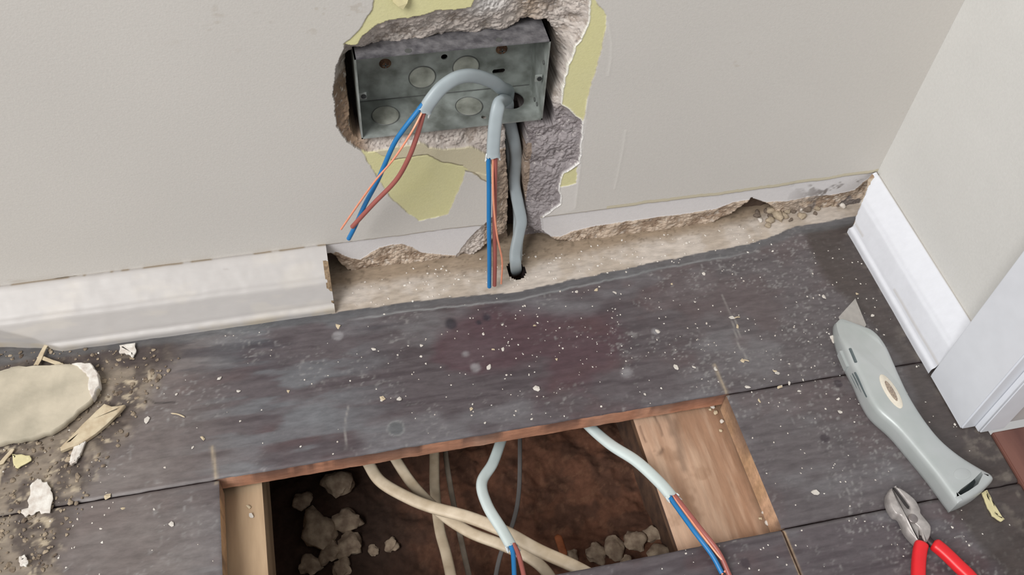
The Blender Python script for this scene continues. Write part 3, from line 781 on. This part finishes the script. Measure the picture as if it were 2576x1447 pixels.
cable('grey cable arching out of the metal box to the left with splayed cores',
      [(1300,665,'z',-.030),(1300,665,'z',-.010),(1300,640,'y',-.0100),(1304,590,'y',.004),(1304,530,'y',.013),(1292,455,'y',.0200),(1288,390,'y',.0215),(KO[0]-.001,KO[1]+.0045,BB-.012),(KO[0]-.001,KO[1]+.0045,BB-.001),(KO[0]-.0015,KO[1]+.0035,BB+.007),(1262,222,'y',.0105),(1238,205,'y',.002),(1192,191,'y',-.007),(1150,196,'y',-.014),(1112,220,'y',-.020),(1086,250,'y',-.024),(1068,278,'y',-.026)],
      [('blue_core', blue_m, RC, [(1064,262,'y',-.0255),(1052,278,'y',-.0265),(1012,330,'y',-.030),(988,368,'y',-.030),(952,450,'y',-.028),(918,515,'y',-.026),(892,572,'y',-.024),(877,601,'y',-.023)]),
       ('brown_core', brown_m, RC, [(1072,264,'y',-.0255),(1066,283,'y',-.0265),(1048,345,'y',-.032),(1026,402,'y',-.034),(995,455,'y',-.033),(942,510,'y',-.031),(905,550,'y',-.029),(886,571,'y',-.0275)]),
       ('earth_core', cop_m, RE, [(1068,268,'y',-.027),(1060,286,'y',-.0285),(1034,335,'y',-.035),(992,398,'y',-.036),(944,455,'y',-.034),(900,516,'y',-.029),(858,577,'y',-.024)])],
      hint=(.25, -1, .35), group=None)
cable('grey cable dropping straight down from the box with cores hanging to the floor strip',
      [(1299,684,'z',-.035),(1299,684,'z',-.010),(1297,664,'y',-.0225),(1296,635,'y',-.0165),(1306,585,'y',-.006),(1311,555,'y',-.001),(1303,512,'y',.006),(1294,460,'y',.0125),(1298,400,'y',.0155),(1294,360,'y',.0140),(KO[0]-.002,KO[1]-.0035,BB-.010),(KO[0]-.003,KO[1]-.0035,BB),(KO[0]-.0048,KO[1]-.0055,BB+.005),(1258,252,'y',.002),(1254,264,'y',-.007),(1247,300,'y',-.0125),(1242,350,'y',-.018),(1240,392,'y',-.022)],
      [('blue_core', blue_m, RC, [(1234,385,'y',-.022),(1229,402,'y',-.0225),(1230,470,'y',-.027),(1230,560,'y',-.034),(1231,650,'y',-.040),(1231,722,'y',-.0425)]),
       ('brown_core', brown_m, RC, [(1245,385,'y',-.022),(1246,402,'y',-.0225),(1245,470,'y',-.027),(1244,560,'y',-.033),(1245,650,'y',-.039),(1244,718,'y',-.0415)]),
       ('earth_core', cop_m, RE, [(1241,388,'y',-.0222),(1240,403,'y',-.0230),(1241,500,'y',-.033),(1250,590,'y',-.040),(1263,655,'y',-.043),(1261,714,'y',-.0435)])],
      hint=(0.05, -1, .25), m=sheath_m)
G = 'new grey cable ends in the floor opening'
cable('short pale grey cable curling from under the board in the opening centre',
      [(1285,1040,'z',-.060),(1262,1105,'z',-.052),(1240,1165,'z',-.046),(1212,1215,'z',-.040),(1226,1272,'z',-.034),(1264,1335,'z',-.026),(1288,1378,'z',-.020)],
      [('blue_core', blue_m, RC, [(1285,1372,'z',-.019),(1291,1395,'z',-.017),(1294,1450,'z',-.012),(1298,1520,'z',-.006)]),
       ('brown_core', brown_m, RC, [(1292,1370,'z',-.019),(1304,1395,'z',-.016),(1318,1450,'z',-.010),(1330,1520,'z',-.004)])],
      hint=(.3, -.3, 1), m=sheath_w, a=.0043, b=.0028)
cable('pale grey cable leaning across the right joist of the opening',
      [(1440,1020,'z',-.040),(1478,1068,'z',-.034),(1535,1118,'z',-.024),(1600,1160,'z',-.014),(1655,1210,'z',-.006),(1692,1252,'z',.0005)],
      [('blue_core', blue_m, RC, [(1682,1246,'z',.000),(1698,1270,'z',.002),(1745,1335,'z',.0065),(1790,1395,'z',.0055),(1816,1442,'z',.0030)]),
       ('brown_core', brown_m, RC, [(1693,1242,'z',.000),(1712,1266,'z',.003),(1762,1330,'z',.0075),(1808,1390,'z',.0065),(1836,1450,'z',.0030)]),
       ('earth_core', cop_m, RE, [(1693,1246,'z',.001),(1706,1266,'z',.0030),(1754,1330,'z',.0075),(1802,1392,'z',.0070),(1829,1425,'z',.005),(1822,1440,'z',.0035)])],
      hint=(.25, -.2, 1), m=sheath_w, a=.0046, b=.0030)
cable('old cream cable running diagonally across the opening, the upper of two',
      [(880,1090,'z',-.075),(923,1160,'z',-.072),(958,1212,'z',-.070),(1030,1254,'z',-.066),(1092,1278,'z',-.062),(1180,1302,'z',-.056),(1270,1338,'z',-.050),(1354,1384,'z',-.044),(1450,1428,'z',-.038),(1540,1480,'z',-.034)],
      [], hint=(0, -.2, 1), m=old_pvc, flaps=False, jag=0, b=.0030, a=.0048)
cable('old cream cable crossing below the upper diagonal one and dipping under the front board',
      [(960,1090,'z',-.080),(992,1150,'z',-.080),(1040,1222,'z',-.080),(1105,1288,'z',-.075),(1179,1338,'z',-.068),(1260,1370,'z',-.062),(1330,1402,'z',-.058),(1375,1440,'z',-.056),(1410,1500,'z',-.056)],
      [], hint=(0, -.2, 1), m=old_pvc, flaps=False, jag=0, b=.0028, a=.0044)
cable('old cream cable running front to back below the crossing pair',
      [(1092,1080,'z',-.110),(1093,1150,'z',-.108),(1094,1230,'z',-.104),(1106,1330,'z',-.098),(1124,1400,'z',-.094),(1145,1500,'z',-.090)],
      [], hint=(0, 0, 1), m=mat('aged_beige_pvc', (196, 180, 156), .55, color2=(170, 152, 128), scale=70), flaps=False, jag=0, b=.0028, a=.0044)
cable('thin grey-brown wire beside the front-to-back cable',
      [(1118,1080,'z',-.120),(1122,1150,'z',-.120),(1136,1240,'z',-.120),(1158,1350,'z',-.118),(1180,1450,'z',-.116),(1190,1500,'z',-.116)],
      [], hint=(0, 0, 1), m=dim_pvc, flaps=False, jag=0, b=.0016, a=.0024)
cable('thin dark grey wire hanging right of the curling cable',
      [(1308,1050,'z',-.115),(1308,1110,'z',-.112),(1306,1230,'z',-.108),(1292,1310,'z',-.108),(1258,1400,'z',-.110),(1240,1490,'z',-.112)],
      [], hint=(0, 0, 1), m=mat('dark_grey_pvc', (112, 108, 106), .6, noise=.1), flaps=False, jag=0, b=.0012, a=.0019)

# ---------------------------------------------------------------- utility knife
def Z8(u, v): return (1900 + u * .5164, 700 + v * .5164)
KT = .0185
kout = [(405,190),(414,260),(436,330),(462,392),(505,470),(545,560),(596,640),(690,725),(785,835),(880,950),(975,1078),(1000,1092),(1090,1048),(1158,988),(1166,968),(1148,946),
        (1100,920),(1000,858),(905,778),(825,678),(755,566),(705,462),(680,405),(640,320),(585,248),(533,213),(440,168)]
kp = np.array([FZ(*Z8(*q), KT)[:2] for q in kout])
kp = np.vstack([kp, kp[:1]]); kp = crom(kp, 4)[:-1]
knife = empty('utility_knife', (*kp.mean(0), 0), label='grey metal utility knife lying on the boards beside the right skirting', cat='knife')
nose = FZ(*Z8(430, 180), KT)[:2]
def kz(base, amount):
    def f(x, y):
        d = math.hypot(x - nose[0], y - nose[1]); s = min(1, max(0, d / .035)); s = s * s * (3 - 2 * s)
        return base * (.62 + .38 * s) if amount else base
    return f
V, Fc = slab(kp, [(.0016, .0004), (.0004, .0016), (0, .0050), (0, kz(.0135, 1)), (.0007, kz(.0168, 1)), (.0022, kz(.0182, 1)), (.0045, kz(.0188, 1))])
knife_m = mat('cast_grey_paint', (186, 190, 190), .40, metal=.20, color2=(174, 180, 178), scale=30, bump=.05, bscale=250, spec=.5)
kb = mk('body', V, Fc, knife_m, parent=knife, angle=50); tri_ngons(kb)
# pocket for the lanyard slot near the heel
slot = [FZ(*Z8(*q), KT) for q in ((985,1048),(1000,1030),(1060,985),(1102,942),(1108,958),(1085,1005),(1040,1036),(1000,1058))]
sl2 = [(p[0], p[1]) for p in slot]; n_ = len(sl2)
cut(kb, ([(a, b, .006) for a, b in sl2] + [(a, b, .03) for a, b in sl2], [tuple(range(n_)), tuple(range(2 * n_ - 1, n_ - 1, -1))] + [(i, (i + 1) % n_, n_ + (i + 1) % n_, n_ + i) for i in range(n_)]))
kb.data.polygons.foreach_set('use_smooth', [True] * len(kb.data.polygons)); kb.data.set_sharp_from_angle(angle=math.radians(40))
# floor of the slot, dark
V = [(a, b, .0062) for a, b in off_poly(sl2, -.0002)] + [(a, b, .0068) for a, b in off_poly(sl2, -.0002)]
mk('lanyard_slot', V, [tuple(range(n_)), tuple(range(2 * n_ - 1, n_ - 1, -1))] + [(i, (i + 1) % n_, n_ + (i + 1) % n_, n_ + i) for i in range(n_)],
   mat('slot_dark', (50, 56, 58), .6), parent=knife, smooth=False, label='dark recess of the lanyard slot')
def oval(c, d1, a, b, n=32):
    d1 = np.array(d1) / np.linalg.norm(d1); d2 = np.array([-d1[1], d1[0]])
    return [tuple(np.array(c) + d1 * a * math.cos(t) + d2 * b * math.sin(t)) for t in np.linspace(0, 2 * math.pi, n + 1)[:-1]]
top_z = .0188
a0 = FZ(*Z8(612, 470), top_z)[:2]; a1 = FZ(*Z8(710, 635), top_z)[:2]
bc = (a0 + a1) / 2; bd = a1 - a0; bl = np.linalg.norm(bd) / 2
V, Fc = slab(oval(bc, bd, bl, bl * .33), [(0, top_z - .0004), (0, top_z + .0004), (.0005, top_z + .0007)])
mk('badge', V, Fc, mat('badge_cream', (222, 214, 198), .5, noise=.08, scale=500), parent=knife, angle=40, label='cream oval badge')
V, Fc = slab(oval(bc, bd, bl * .60, bl * .15), [(0, top_z + .0005), (.0002, top_z + .0010)])
mk('badge_emblem', V, Fc, mat('badge_print', (126, 112, 104), .5, color2=(176, 160, 140), scale=900), parent=knife, angle=40, label='worn brown print on the badge')
a = FZ(*Z8(1008, 955), top_z)[:2]
V, Fc = slab(oval(a, bd[::-1] * np.array([1, -1]), .0068, .0046), [(0, top_z - .0006), (.0002, top_z + .0003), (.0009, top_z + .0005)])
mk('embossed_oval', V, Fc, knife_m, parent=knife, angle=40)
# blade
zb = .0085
bl_ = [FZ(*Z8(*q), zb)[:2] for q in ((405,190),(487,100),(540,228),(500,300),(430,260))]
V, Fc = slab(bl_, [(0, zb - .0003), (0, zb + .0003)])
mk('blade', V, Fc, mat('blade_steel', (196, 192, 188), .35, metal=.7, noise=.12, scale=200), parent=knife, smooth=False, label='bare steel blade')
# slide button on the left flank and ribs behind it
def flank(q0, q1, z0, z1, w, name, m, push=0.0, **k):
    p0 = FZ(*Z8(*q0), (z0 + z1) / 2)[:2]; p1 = FZ(*Z8(*q1), (z0 + z1) / 2)[:2]
    d = (p1 - p0) / np.linalg.norm(p1 - p0); nn = np.array([d[1], -d[0]])
    if nn[0] > 0: nn = -nn
    p0 = p0 + nn * push; p1 = p1 + nn * push
    V = []
    for z in (z0, z1):
        for p, s in ((p0, 1), (p1, 1), (p1, -1), (p0, -1)): V.append((*(p + nn * w * s), z))
    o = mk(name, V, [(0, 1, 2, 3), (7, 6, 5, 4), (0, 4, 5, 1), (1, 5, 6, 2), (2, 6, 7, 3), (3, 7, 4, 0)], m, parent=knife, smooth=False, **k); bevel(o, .0004)
    return o
dk = mat('slider_recess', (92, 102, 104), .5, noise=.1)
flank((424,362), (458,440), .0050, .0120, .0024, 'blade_slider', knife_m, push=.0012)
flank((456,350), (486,420), .0130, .0192, .0011, 'slider_slot', dk)
for z, q0, q1 in ((.0150, (488,458), (548,580)), (.0112, (478,462), (540,588)), (.0074, (468,466), (532,596))):
    flank(q0, q1, z - .0006, z + .0006, .0014, 'grip_rib', dk)

# ---------------------------------------------------------------- side cutters
plier = empty('side_cutters', (*FZ(*Z8(765, 1170))[:2], 0), label='small side cutters with steel jaws and red handles at the bottom right', cat='pliers')
steel = mat('worn_steel', (188, 182, 178), .45, metal=.35, color2=(158, 152, 149), scale=160, bump=.08, bscale=500)
PZ = .0105
def pf(L, z=PZ): return [tuple(FZ(*Z8(*q), z)[:2]) for q in L]
jl = pf([(660,1022),(672,1024),(700,1060),(742,1116),(752,1122),(775,1135),(800,1160),(812,1200),(800,1228),(800,1284),(770,1262),(738,1222),(724,1186),(708,1158),(685,1150),(662,1120),(648,1080),(648,1045)])
jr = pf([(676,1016),(700,1020),(740,1045),(782,1082),(806,1128),(808,1146),(836,1180),(858,1214),(852,1262),(830,1290),(812,1262),(800,1224),(775,1200),(752,1170),(748,1140),(750,1114),(722,1072)])
def crp(L): a = np.array(L); return crom(np.vstack([a, a[:1]]), 3)[:-1]
V, Fc = slab(crp(jl), [(.0010, .0012), (.0002, .0022), (0, .0085), (.0006, .0104), (.0014, .0110)])
j1 = mk('left_jaw', V, Fc, steel, parent=plier, angle=40); tri_ngons(j1)
V, Fc = slab(crp(jr), [(.0010, .0016), (.0002, .0026), (0, .0090), (.0006, .0108), (.0014, .0114)])
j2 = mk('right_jaw', V, Fc, steel, parent=plier, angle=40); tri_ngons(j2)
pc = FZ(*Z8(768, 1172), .0115)
V, Fc = slab(oval(pc[:2], (1, 0), .0034, .0034, 28), [(0, .0100), (0, .0120), (.0006, .0124)])
mk('pivot', V, Fc, mat('pivot_steel', (160, 152, 150), .35, metal=.8, noise=.15, scale=300), parent=plier, angle=40)
V, Fc = slab(pf([(672,1020),(680,1024),(735,1098),(750,1118),(742,1122),(726,1104),(690,1052)], .0114), [(0, .0090), (0, .01165)])
mk('cutting_gap', V, Fc, mat('gap_dark', (48, 44, 44), .6), parent=plier, smooth=False, label='dark slit between the cutting edges')
red = mat('red_grip', (226, 36, 44), .38, noise=.1, scale=60, bump=.04)
darkst = mat('dark_shank', (60, 50, 50), .5, metal=.5, noise=.2)
def zp(u, v, z): return FZ(*Z8(u, v), z)
for nm, L in (('left_handle', [zp(812,1290,.0085), zp(802,1330,.0082), zp(795,1400,.0078), zp(796,1500,.0074), zp(815,1640,.0070), zp(850,1800,.0068)]),
              ('right_handle', [zp(868,1292,.0085), zp(920,1335,.0082), zp(985,1398,.0078), zp(1060,1475,.0074), zp(1130,1600,.0070), zp(1150,1720,.0068)])):
    C_ = crom(L, 8); tp = np.concatenate([[.75, .95], np.ones(len(C_) - 3), [.7]])
    V, Fc = sweep(C_, .0047, .0042, (0, 0, 1), nseg=22, power=2.6, taper=tp)
    hd = mk(nm, V, Fc, red, parent=plier, angle=60)
V, Fc = sweep(crom([zp(800,1262,.0072), zp(808,1285,.0072), zp(806,1310,.0075)], 5), .0030, .0028, (0, 0, 1), nseg=14); mk('shank', V, Fc, darkst, parent=plier)
V, Fc = sweep(crom([zp(830,1262,.0076), zp(848,1285,.0076), zp(875,1305,.0078)], 5), .0030, .0028, (0, 0, 1), nseg=14); mk('shank', V, Fc, darkst, parent=plier)

# ---------------------------------------------------------------- debris
def jagged(L, n=4, amp=.0005, seed=1):
    r = random.Random(seed); a = np.array(L); out = []
    for i in range(len(a)):
        p, q = a[i], a[(i + 1) % len(a)]
        for k in range(n):
            t = k / n; s = p * (1 - t) + q * t
            out.append(s + (0 if k == 0 else 1) * np.array([r.uniform(-amp, amp), r.uniform(-amp, amp)]))
    return out
def flake(name, px, z0, th, m, label, cat, seed=1, amp=.0005, tilt=(0, 0), group=None, n=4, dome=0.0):
    zt = z0 + th
    L = [FZ(u, v, zt)[:2] for u, v in px]; L = jagged(L, n, amp, seed)
    c = np.mean(L, 0)
    zf = lambda b: (lambda x, y: b + tilt[0] * (x - c[0]) + tilt[1] * (y - c[1]) + (float(fbm(np.array([x]), np.array([y]), .01, seed)[0]) - .5) * th * .25)
    V, Fc = slab(L, [(.0003, zf(z0)), (0, zf(z0 + th * .3)), (0, zf(zt - th * .15)), (min(.0008, th * .4), zf(zt)), (min(.003, th), zf(zt + dome))])
    o = mk(name, V, Fc, m, angle=45, label=label, cat=cat, group=group); tri_ngons(o)
    return o
frag_m = mat('painted_plaster_chunk', (196, 186, 166), .75, color2=(168, 160, 142), scale=45, bump=.2, bscale=250)
wht = mat('white_plaster', (226, 222, 214), .85, color2=(196, 186, 176), scale=200, bump=.4, bscale=400)
yel = mat('yellow_paint_flake', (214, 204, 158), .7, noise=.12, scale=200)
strw = mat('pale_straw', (206, 192, 164), .75, color2=(184, 166, 138), scale=150, bump=.15)
fr = flake('plaster_fragment', [(-90,935),(-10,935),(30,921),(100,918),(190,916),(228,914),(247,940),(250,972),(226,1010),(170,1056),(125,1088),(60,1103),(0,1115),(-80,1128)], .003, .0055, frag_m,
      'large cream painted slab of broken plaster lying at the left edge', 'plaster fragment', 3, .0008)
V, Fc = slab(jagged([FZ(u, v, .0090)[:2] for u, v in ((180,915),(228,913),(248,940),(251,972),(232,1004),(222,980),(224,950),(205,930))], 4, .0008, 5), [(.0002, .0035), (0, .005), (0, .0090), (.0008, .0098)])
mk('broken_edge', V, Fc, wht, parent=fr, angle=45, label='white broken edge of the slab')
flake('plaster_splinter', [(150,1125),(190,1085),(225,1050),(262,1015),(280,1022),(314,1018),(290,1045),(240,1090),(195,1118),(152,1134)], .002, .004, strw, 'long tapering cream sliver beside the large plaster slab', 'plaster fragment', 6, .0004, n=2)
flake('plaster_chip', [(175,1165),(185,1115),(200,1106),(216,1108),(205,1135),(192,1158),(180,1170)], .0015, .003, wht, 'small white elongated chip below the cream sliver', 'plaster chip', 8)
flake('paint_flake', [(52,1290),(72,1270),(75,1222),(95,1206),(118,1212),(131,1240),(125,1290),(90,1288),(65,1300)], .0015, .0016, wht, 'ragged white paint flake at lower left', 'paint flake', 9, .0012)
flake('paint_flake', [(30,1142),(75,1146),(78,1158),(45,1178),(34,1170)], .0015, .0016, yel, 'small yellowish paint flake below the large slab', 'paint flake', 10)
flake('paint_flake', [(300,868),(340,862),(342,884),(334,898),(322,890),(300,888)], .0008, .0022, wht, 'white crumb of plaster under the left skirting edge', 'plaster chip', 11, .0007)
flake('wood_shaving', [(84,918),(112,866),(122,866),(96,918)], .004, .0012, strw, 'thin pale stick poking up behind the plaster slab', 'wood splinter', 12, .0003)
flake('wood_shaving', [(92,900),(110,896),(160,915),(140,918)], .003, .0012, strw, 'short flat sliver behind the plaster slab', 'wood splinter', 13, .0004)
flake('wood_shaving', [(0,1160),(28,1128),(36,1130),(8,1166),(-10,1172)], .0015, .0016, strw, 'pinkish pale sliver at the left edge under the slab', 'wood splinter', 14, .0004)
flake('paint_flake', [(48,1400),(62,1395),(70,1410),(66,1425),(50,1424)], .0015, .002, wht, 'little white chip near the bottom left corner', 'paint flake', 15)
flake('paint_flake', [(2470,1240),(2484,1232),(2498,1262),(2508,1292),(2528,1306),(2518,1312),(2496,1298),(2482,1270)], .0004, .0016, yel, 'curved yellow paint flake at the heel of the knife', 'paint flake', 16, .0004)
flake('paint_flake', [(2088,845),(2098,842),(2112,858),(2108,866),(2096,862)], .0004, .0014, wht, 'white oval chip left of the knife nose', 'paint flake', 17, .0003)
curl = [WY(u, v, -.001) for u, v in ((990,-8),(1010,12),(1030,-4))]
# curled paint scrap on the wall near the top edge
L = [(985,-20),(1030,-18),(1022,0),(1012,15),(1000,8),(988,2)]
V = []
for th, sgn in ((.000, 0), (-.003, 1)):
    for i, (u, v) in enumerate(L):
        p = WY(u, v, 0); V.append((p[0], -.0003 + th * (1 if i in (2, 3, 4) else .2) - .0004 * sgn, p[2]))
n_ = len(L)
mk('paint_curl', V, [tuple(range(n_)), tuple(range(2 * n_ - 1, n_ - 1, -1))] + [(i, (i + 1) % n_, n_ + (i + 1) % n_, n_ + i) for i in range(n_)], yel, smooth=False,
   label='curled scrap of yellow paint peeling off the wall at the top edge', cat='paint flake')

# a lump helper: small irregular stone
def lump_vf(c, r, seed, flat=.6, sub=2, rough_=.24):
    bm = bmesh.new(); bmesh.ops.create_icosphere(bm, subdivisions=sub, radius=1)
    rr = random.Random(seed); ph = [rr.uniform(0, 6) for _ in range(6)]; sc = (rr.uniform(.8, 1.3), rr.uniform(.7, 1.1), flat)
    V = []
    for v in bm.verts:
        k = 1 + rough_ * (math.sin(v.co.x * 3 + ph[0]) * math.sin(v.co.y * 3.4 + ph[1]) + .5 * math.sin(v.co.z * 5 + ph[2]) * math.sin(v.co.x * 6 + ph[3])) + rr.uniform(-.09, .09)
        a = ph[4]; x = v.co.x * sc[0] * k; y = v.co.y * sc[1] * k
        V.append((c[0] + r * (x * math.cos(a) - y * math.sin(a)), c[1] + r * (x * math.sin(a) + y * math.cos(a)), c[2] + r * v.co.z * sc[2] * k))
    Fc = [tuple(v.index for v in f.verts) for f in bm.faces]; bm.free()
    return V, Fc
rub_m = mat('plaster_rubble', (196, 176, 152), .9, color2=(140, 120, 102), scale=120, bump=.5, bscale=300)
rubs = [(800,1330,.017),(870,1310,.011),(760,1260,.009),(850,1215,.013),(880,1370,.012),(830,1390,.010),(940,1385,.005),(985,1372,.006),(1500,1395,.008),
        (1545,1380,.010),(1600,1360,.009),(1640,1345,.007),(1660,1390,.009),(1575,1420,.008),(1440,1400,.006),(860,1430,.009),(780,1420,.010)]
def gz(x, y):
    a = np.array([x]); b = np.array([y])
    return float((-.172 + .030 * fbm(a, b, .06, 230) + .006 * (fbm(a, b, .012, 233) - .5) + .035 * sstep(.09, .2, a) * sstep(-.17, -.27, b))[0])
for i, (u, v, r) in enumerate(rubs):
    z = -.15
    for _ in range(8):
        p = FZ(u, v, z); z = gz(p[0], p[1]) + r * .35
    V, Fc = lump_vf(p, r, 300 + i, .55, 3)
    mk('rubble_lump', V, Fc, rub_m, angle=50, cat='rubble', group='plaster rubble lumps in the floor void',
       label='lump of plaster rubble lying in the floor void')
# rubble in the wall-foot corner
r = random.Random(5)
crumb = [mat('crumb_tan', (176, 160, 138), .9, noise=.3, scale=300, bump=.4), mat('crumb_dark', (118, 104, 92), .9, noise=.3, scale=300, bump=.4), wht]
for i in range(60):
    u = r.uniform(1900, 2160); v = 545 - (u - 1900) * .17 + r.gauss(0, 12) - 4
    p = FZ(u, v, .001); rad = r.uniform(.0012, .0038) * (1 if r.random() < .85 else 1.5)
    p[1] = max(-.030, min(p[1], .010))
    V, Fc = lump_vf((p[0], p[1], rad * .4), rad, 500 + i, .7, 2)
    mk('plaster_crumb', V, Fc, crumb[0 if r.random() < .55 else (1 if r.random() < .8 else 2)], angle=60, cat='rubble', group='plaster crumbs heaped in the wall corner',
       label='plaster crumb heaped at the wall foot in the corner')
# recognisable larger chips on the boards
chipL = [(1500,730),(1655,835),(1546,737),(1800,930),(1855,822),(1700,925),(1745,925),(1748,760),(1868,908),(2156,740),(2072,748),(2010,985),(1622,993),(1950,935),(1955,940),
         (940,880),(1005,1005),(962,1004),(725,985),(600,985),(553,953),(444,993),(510,1103),(370,1058),(485,1127),(960,1008),(1185,1030),(1285,1290),(1350,978),(1338,1055),
         (1220,1065),(625,1275),(632,1298),(432,1320),(388,1282),(270,1250),(310,1280),(1450,735),(1320,770),(1264,818),(1240,880),(1230,925),(1265,880),(1060,870),(1345,820),
         (1400,905),(2112,1037),(2020,957),(1985,965),(1960,975),(2050,1240),(2108,1005),(1770,690),(1690,715),(850,822),(2195,795),(2205,830),(1880,975),(1910,1010),(1840,800),(2170,1010)]
protos = []
def chip_mesh(seed):
    V, Fc = lump_vf((0, 0, 0), 1.0, seed, .42, 1, .5)
    me = bpy.data.meshes.new('chip'); me.from_pydata([tuple(v) for v in V], [], Fc); me.materials.append([wht, strw, crumb[0]][0 if seed % 4 else 1])
    return me
cm = [chip_mesh(900 + i) for i in range(9)]
inop = lambda p: (-.1345 < p[0] < .256 and -.2866 < p[1] < -.1705)
seq = 0
for i, (u, v) in enumerate(chipL):
    p = FZ(u, v)
    zc = 0.0
    if inop(p): p = FZ(u, v, -.0222); zc = -.0222
    if p[1] < -.1705 and inop(p) and not (p[0] < -.1058 or p[0] > .183): continue
    o = bpy.data.objects.new('plaster_chip', cm[i % 9]); COL.objects.link(o)
    s = r.uniform(.0011, .0021)
    o.location = (p[0], p[1], zc + s * .32); o.scale = (s * r.uniform(.8, 1.5), s, s * .8); o.rotation_euler = (r.uniform(-.3, .3), r.uniform(-.3, .3), r.uniform(0, 6.28))
    prop(o, 'small pale chip of plaster scattered on the dark floorboards', 'plaster chip', 'plaster chips scattered on the floorboards')
for i, (u, v, sz) in enumerate(((1790,1022,.0026),(1800,1040,.0018),(1815,1062,.0020),(1812,1085,.0015),(1922,1292,.0024),(1912,1306,.0015),(1930,1318,.0022),(1786,1032,.0014))):
    p = FZ(u, v, -.0222); V, Fc = lump_vf((p[0], p[1], -.0218 + sz * .4), sz, 640 + i, .6, 2)
    mk('plaster_crumb', V, Fc, strw if i % 2 else wht, angle=60, cat='rubble', group='crumbs on the pale bearer', label='pale crumb lying on the bearer along the sawn board end')
# straw-like splinters on the boards
for i, (u0, v0, u1, v1, lab) in enumerate(((1845,802,1862,798,'tiny tan splinter right of the long scratch'), (1862,907,1885,909,'tan wood splinter lying right of the saw cut tip'),
                              (2258,1060,2259,1061,None), (1985,795,1992,808,None), (430,1040,465,1050,'curled fibre strand on the left boards'), (543,1240,536,1255,None), (1340,870,1352,905,None))):
    if lab is None: continue
    p0, p1 = FZ(u0, v0, .0008), FZ(u1, v1, .0008)
    V, Fc = sweep(crom([p0, (p0 + p1) / 2 + np.array([.0003, .0006, .0003]), p1], 5), .0006, .0004, (0, 0, 1), nseg=8, taper=np.concatenate([[.4], np.ones(9), [.3]]))
    mk('wood_splinter', V, Fc, strw, label=lab, cat='wood splinter')
p0, p1 = FZ(1402, 1345, -.13), FZ(1420, 1400, -.125)
V, Fc = sweep(crom([p0, (p0 + p1) / 2, p1], 5), .0034, .0012, (0, 0, 1), nseg=10, taper=np.concatenate([[.3], np.ones(9), [.6]]))
mk('wood_splinter', V, Fc, mat('orange_wood', (176, 104, 66), .7, noise=.3, scale=200), label='orange wood splinter standing in the void between cable and rubble', cat='wood splinter')
# sawdust and plaster dust nobody could count: one object
V = []; Fc = []
def add_speck(p, s, seed):
    v, f = lump_vf(p, s, seed, .5, 1, .3); n0 = len(V); V.extend(v); Fc.extend([tuple(n0 + q for q in ff) for ff in f])
k = 0
while k < 760:
    x = r.uniform(-.34, .43); y = r.uniform(-.33, -.046)
    w = .16 + .84 * math.exp(-((x - .12) / .12) ** 2 - ((y + .10) / .045) ** 2) + .5 * (x > .15) * .6 + .5 * (x < -.19)
    if r.random() > w or inop((x, y)): continue
    if x > .425 + (y + .186) * .0 : continue
    add_speck((x, y, .0002), r.uniform(.00035, .0008) * (1.5 if r.random() < .08 else 1), k); k += 1
for j in range(160):
    x = r.uniform(-.02, .36); add_speck((x, r.uniform(-.040, -.004), .0002), r.uniform(.0004, .0011), 5000 + j)
mk('plaster_dust', V, Fc, wht, smooth=False, kind='stuff', label='fine white plaster dust sprinkled over the dark floorboards', cat='dust')
V = []; Fc = []
for j in range(1000):
    u = r.uniform(-20, 460); v = r.uniform(880, 1440)
    p = FZ(u, v)
    if sdist(np.array([p[0]]), np.array([p[1]]), DIRT)[0] < -.002: continue
    add_speck((p[0], p[1], .0008), r.choice((.0005, .0007, .0009, .0012, .0018)) * r.uniform(.8, 1.2), 7000 + j)
mk('dirt_crumbs', V, Fc, mat('dirt_crumb', (170, 154, 132), .9, color2=(96, 82, 70), scale=130, bump=.4), smooth=False, kind='stuff', label='loose brown grit and plaster crumbs on the boards at the left', cat='grit')
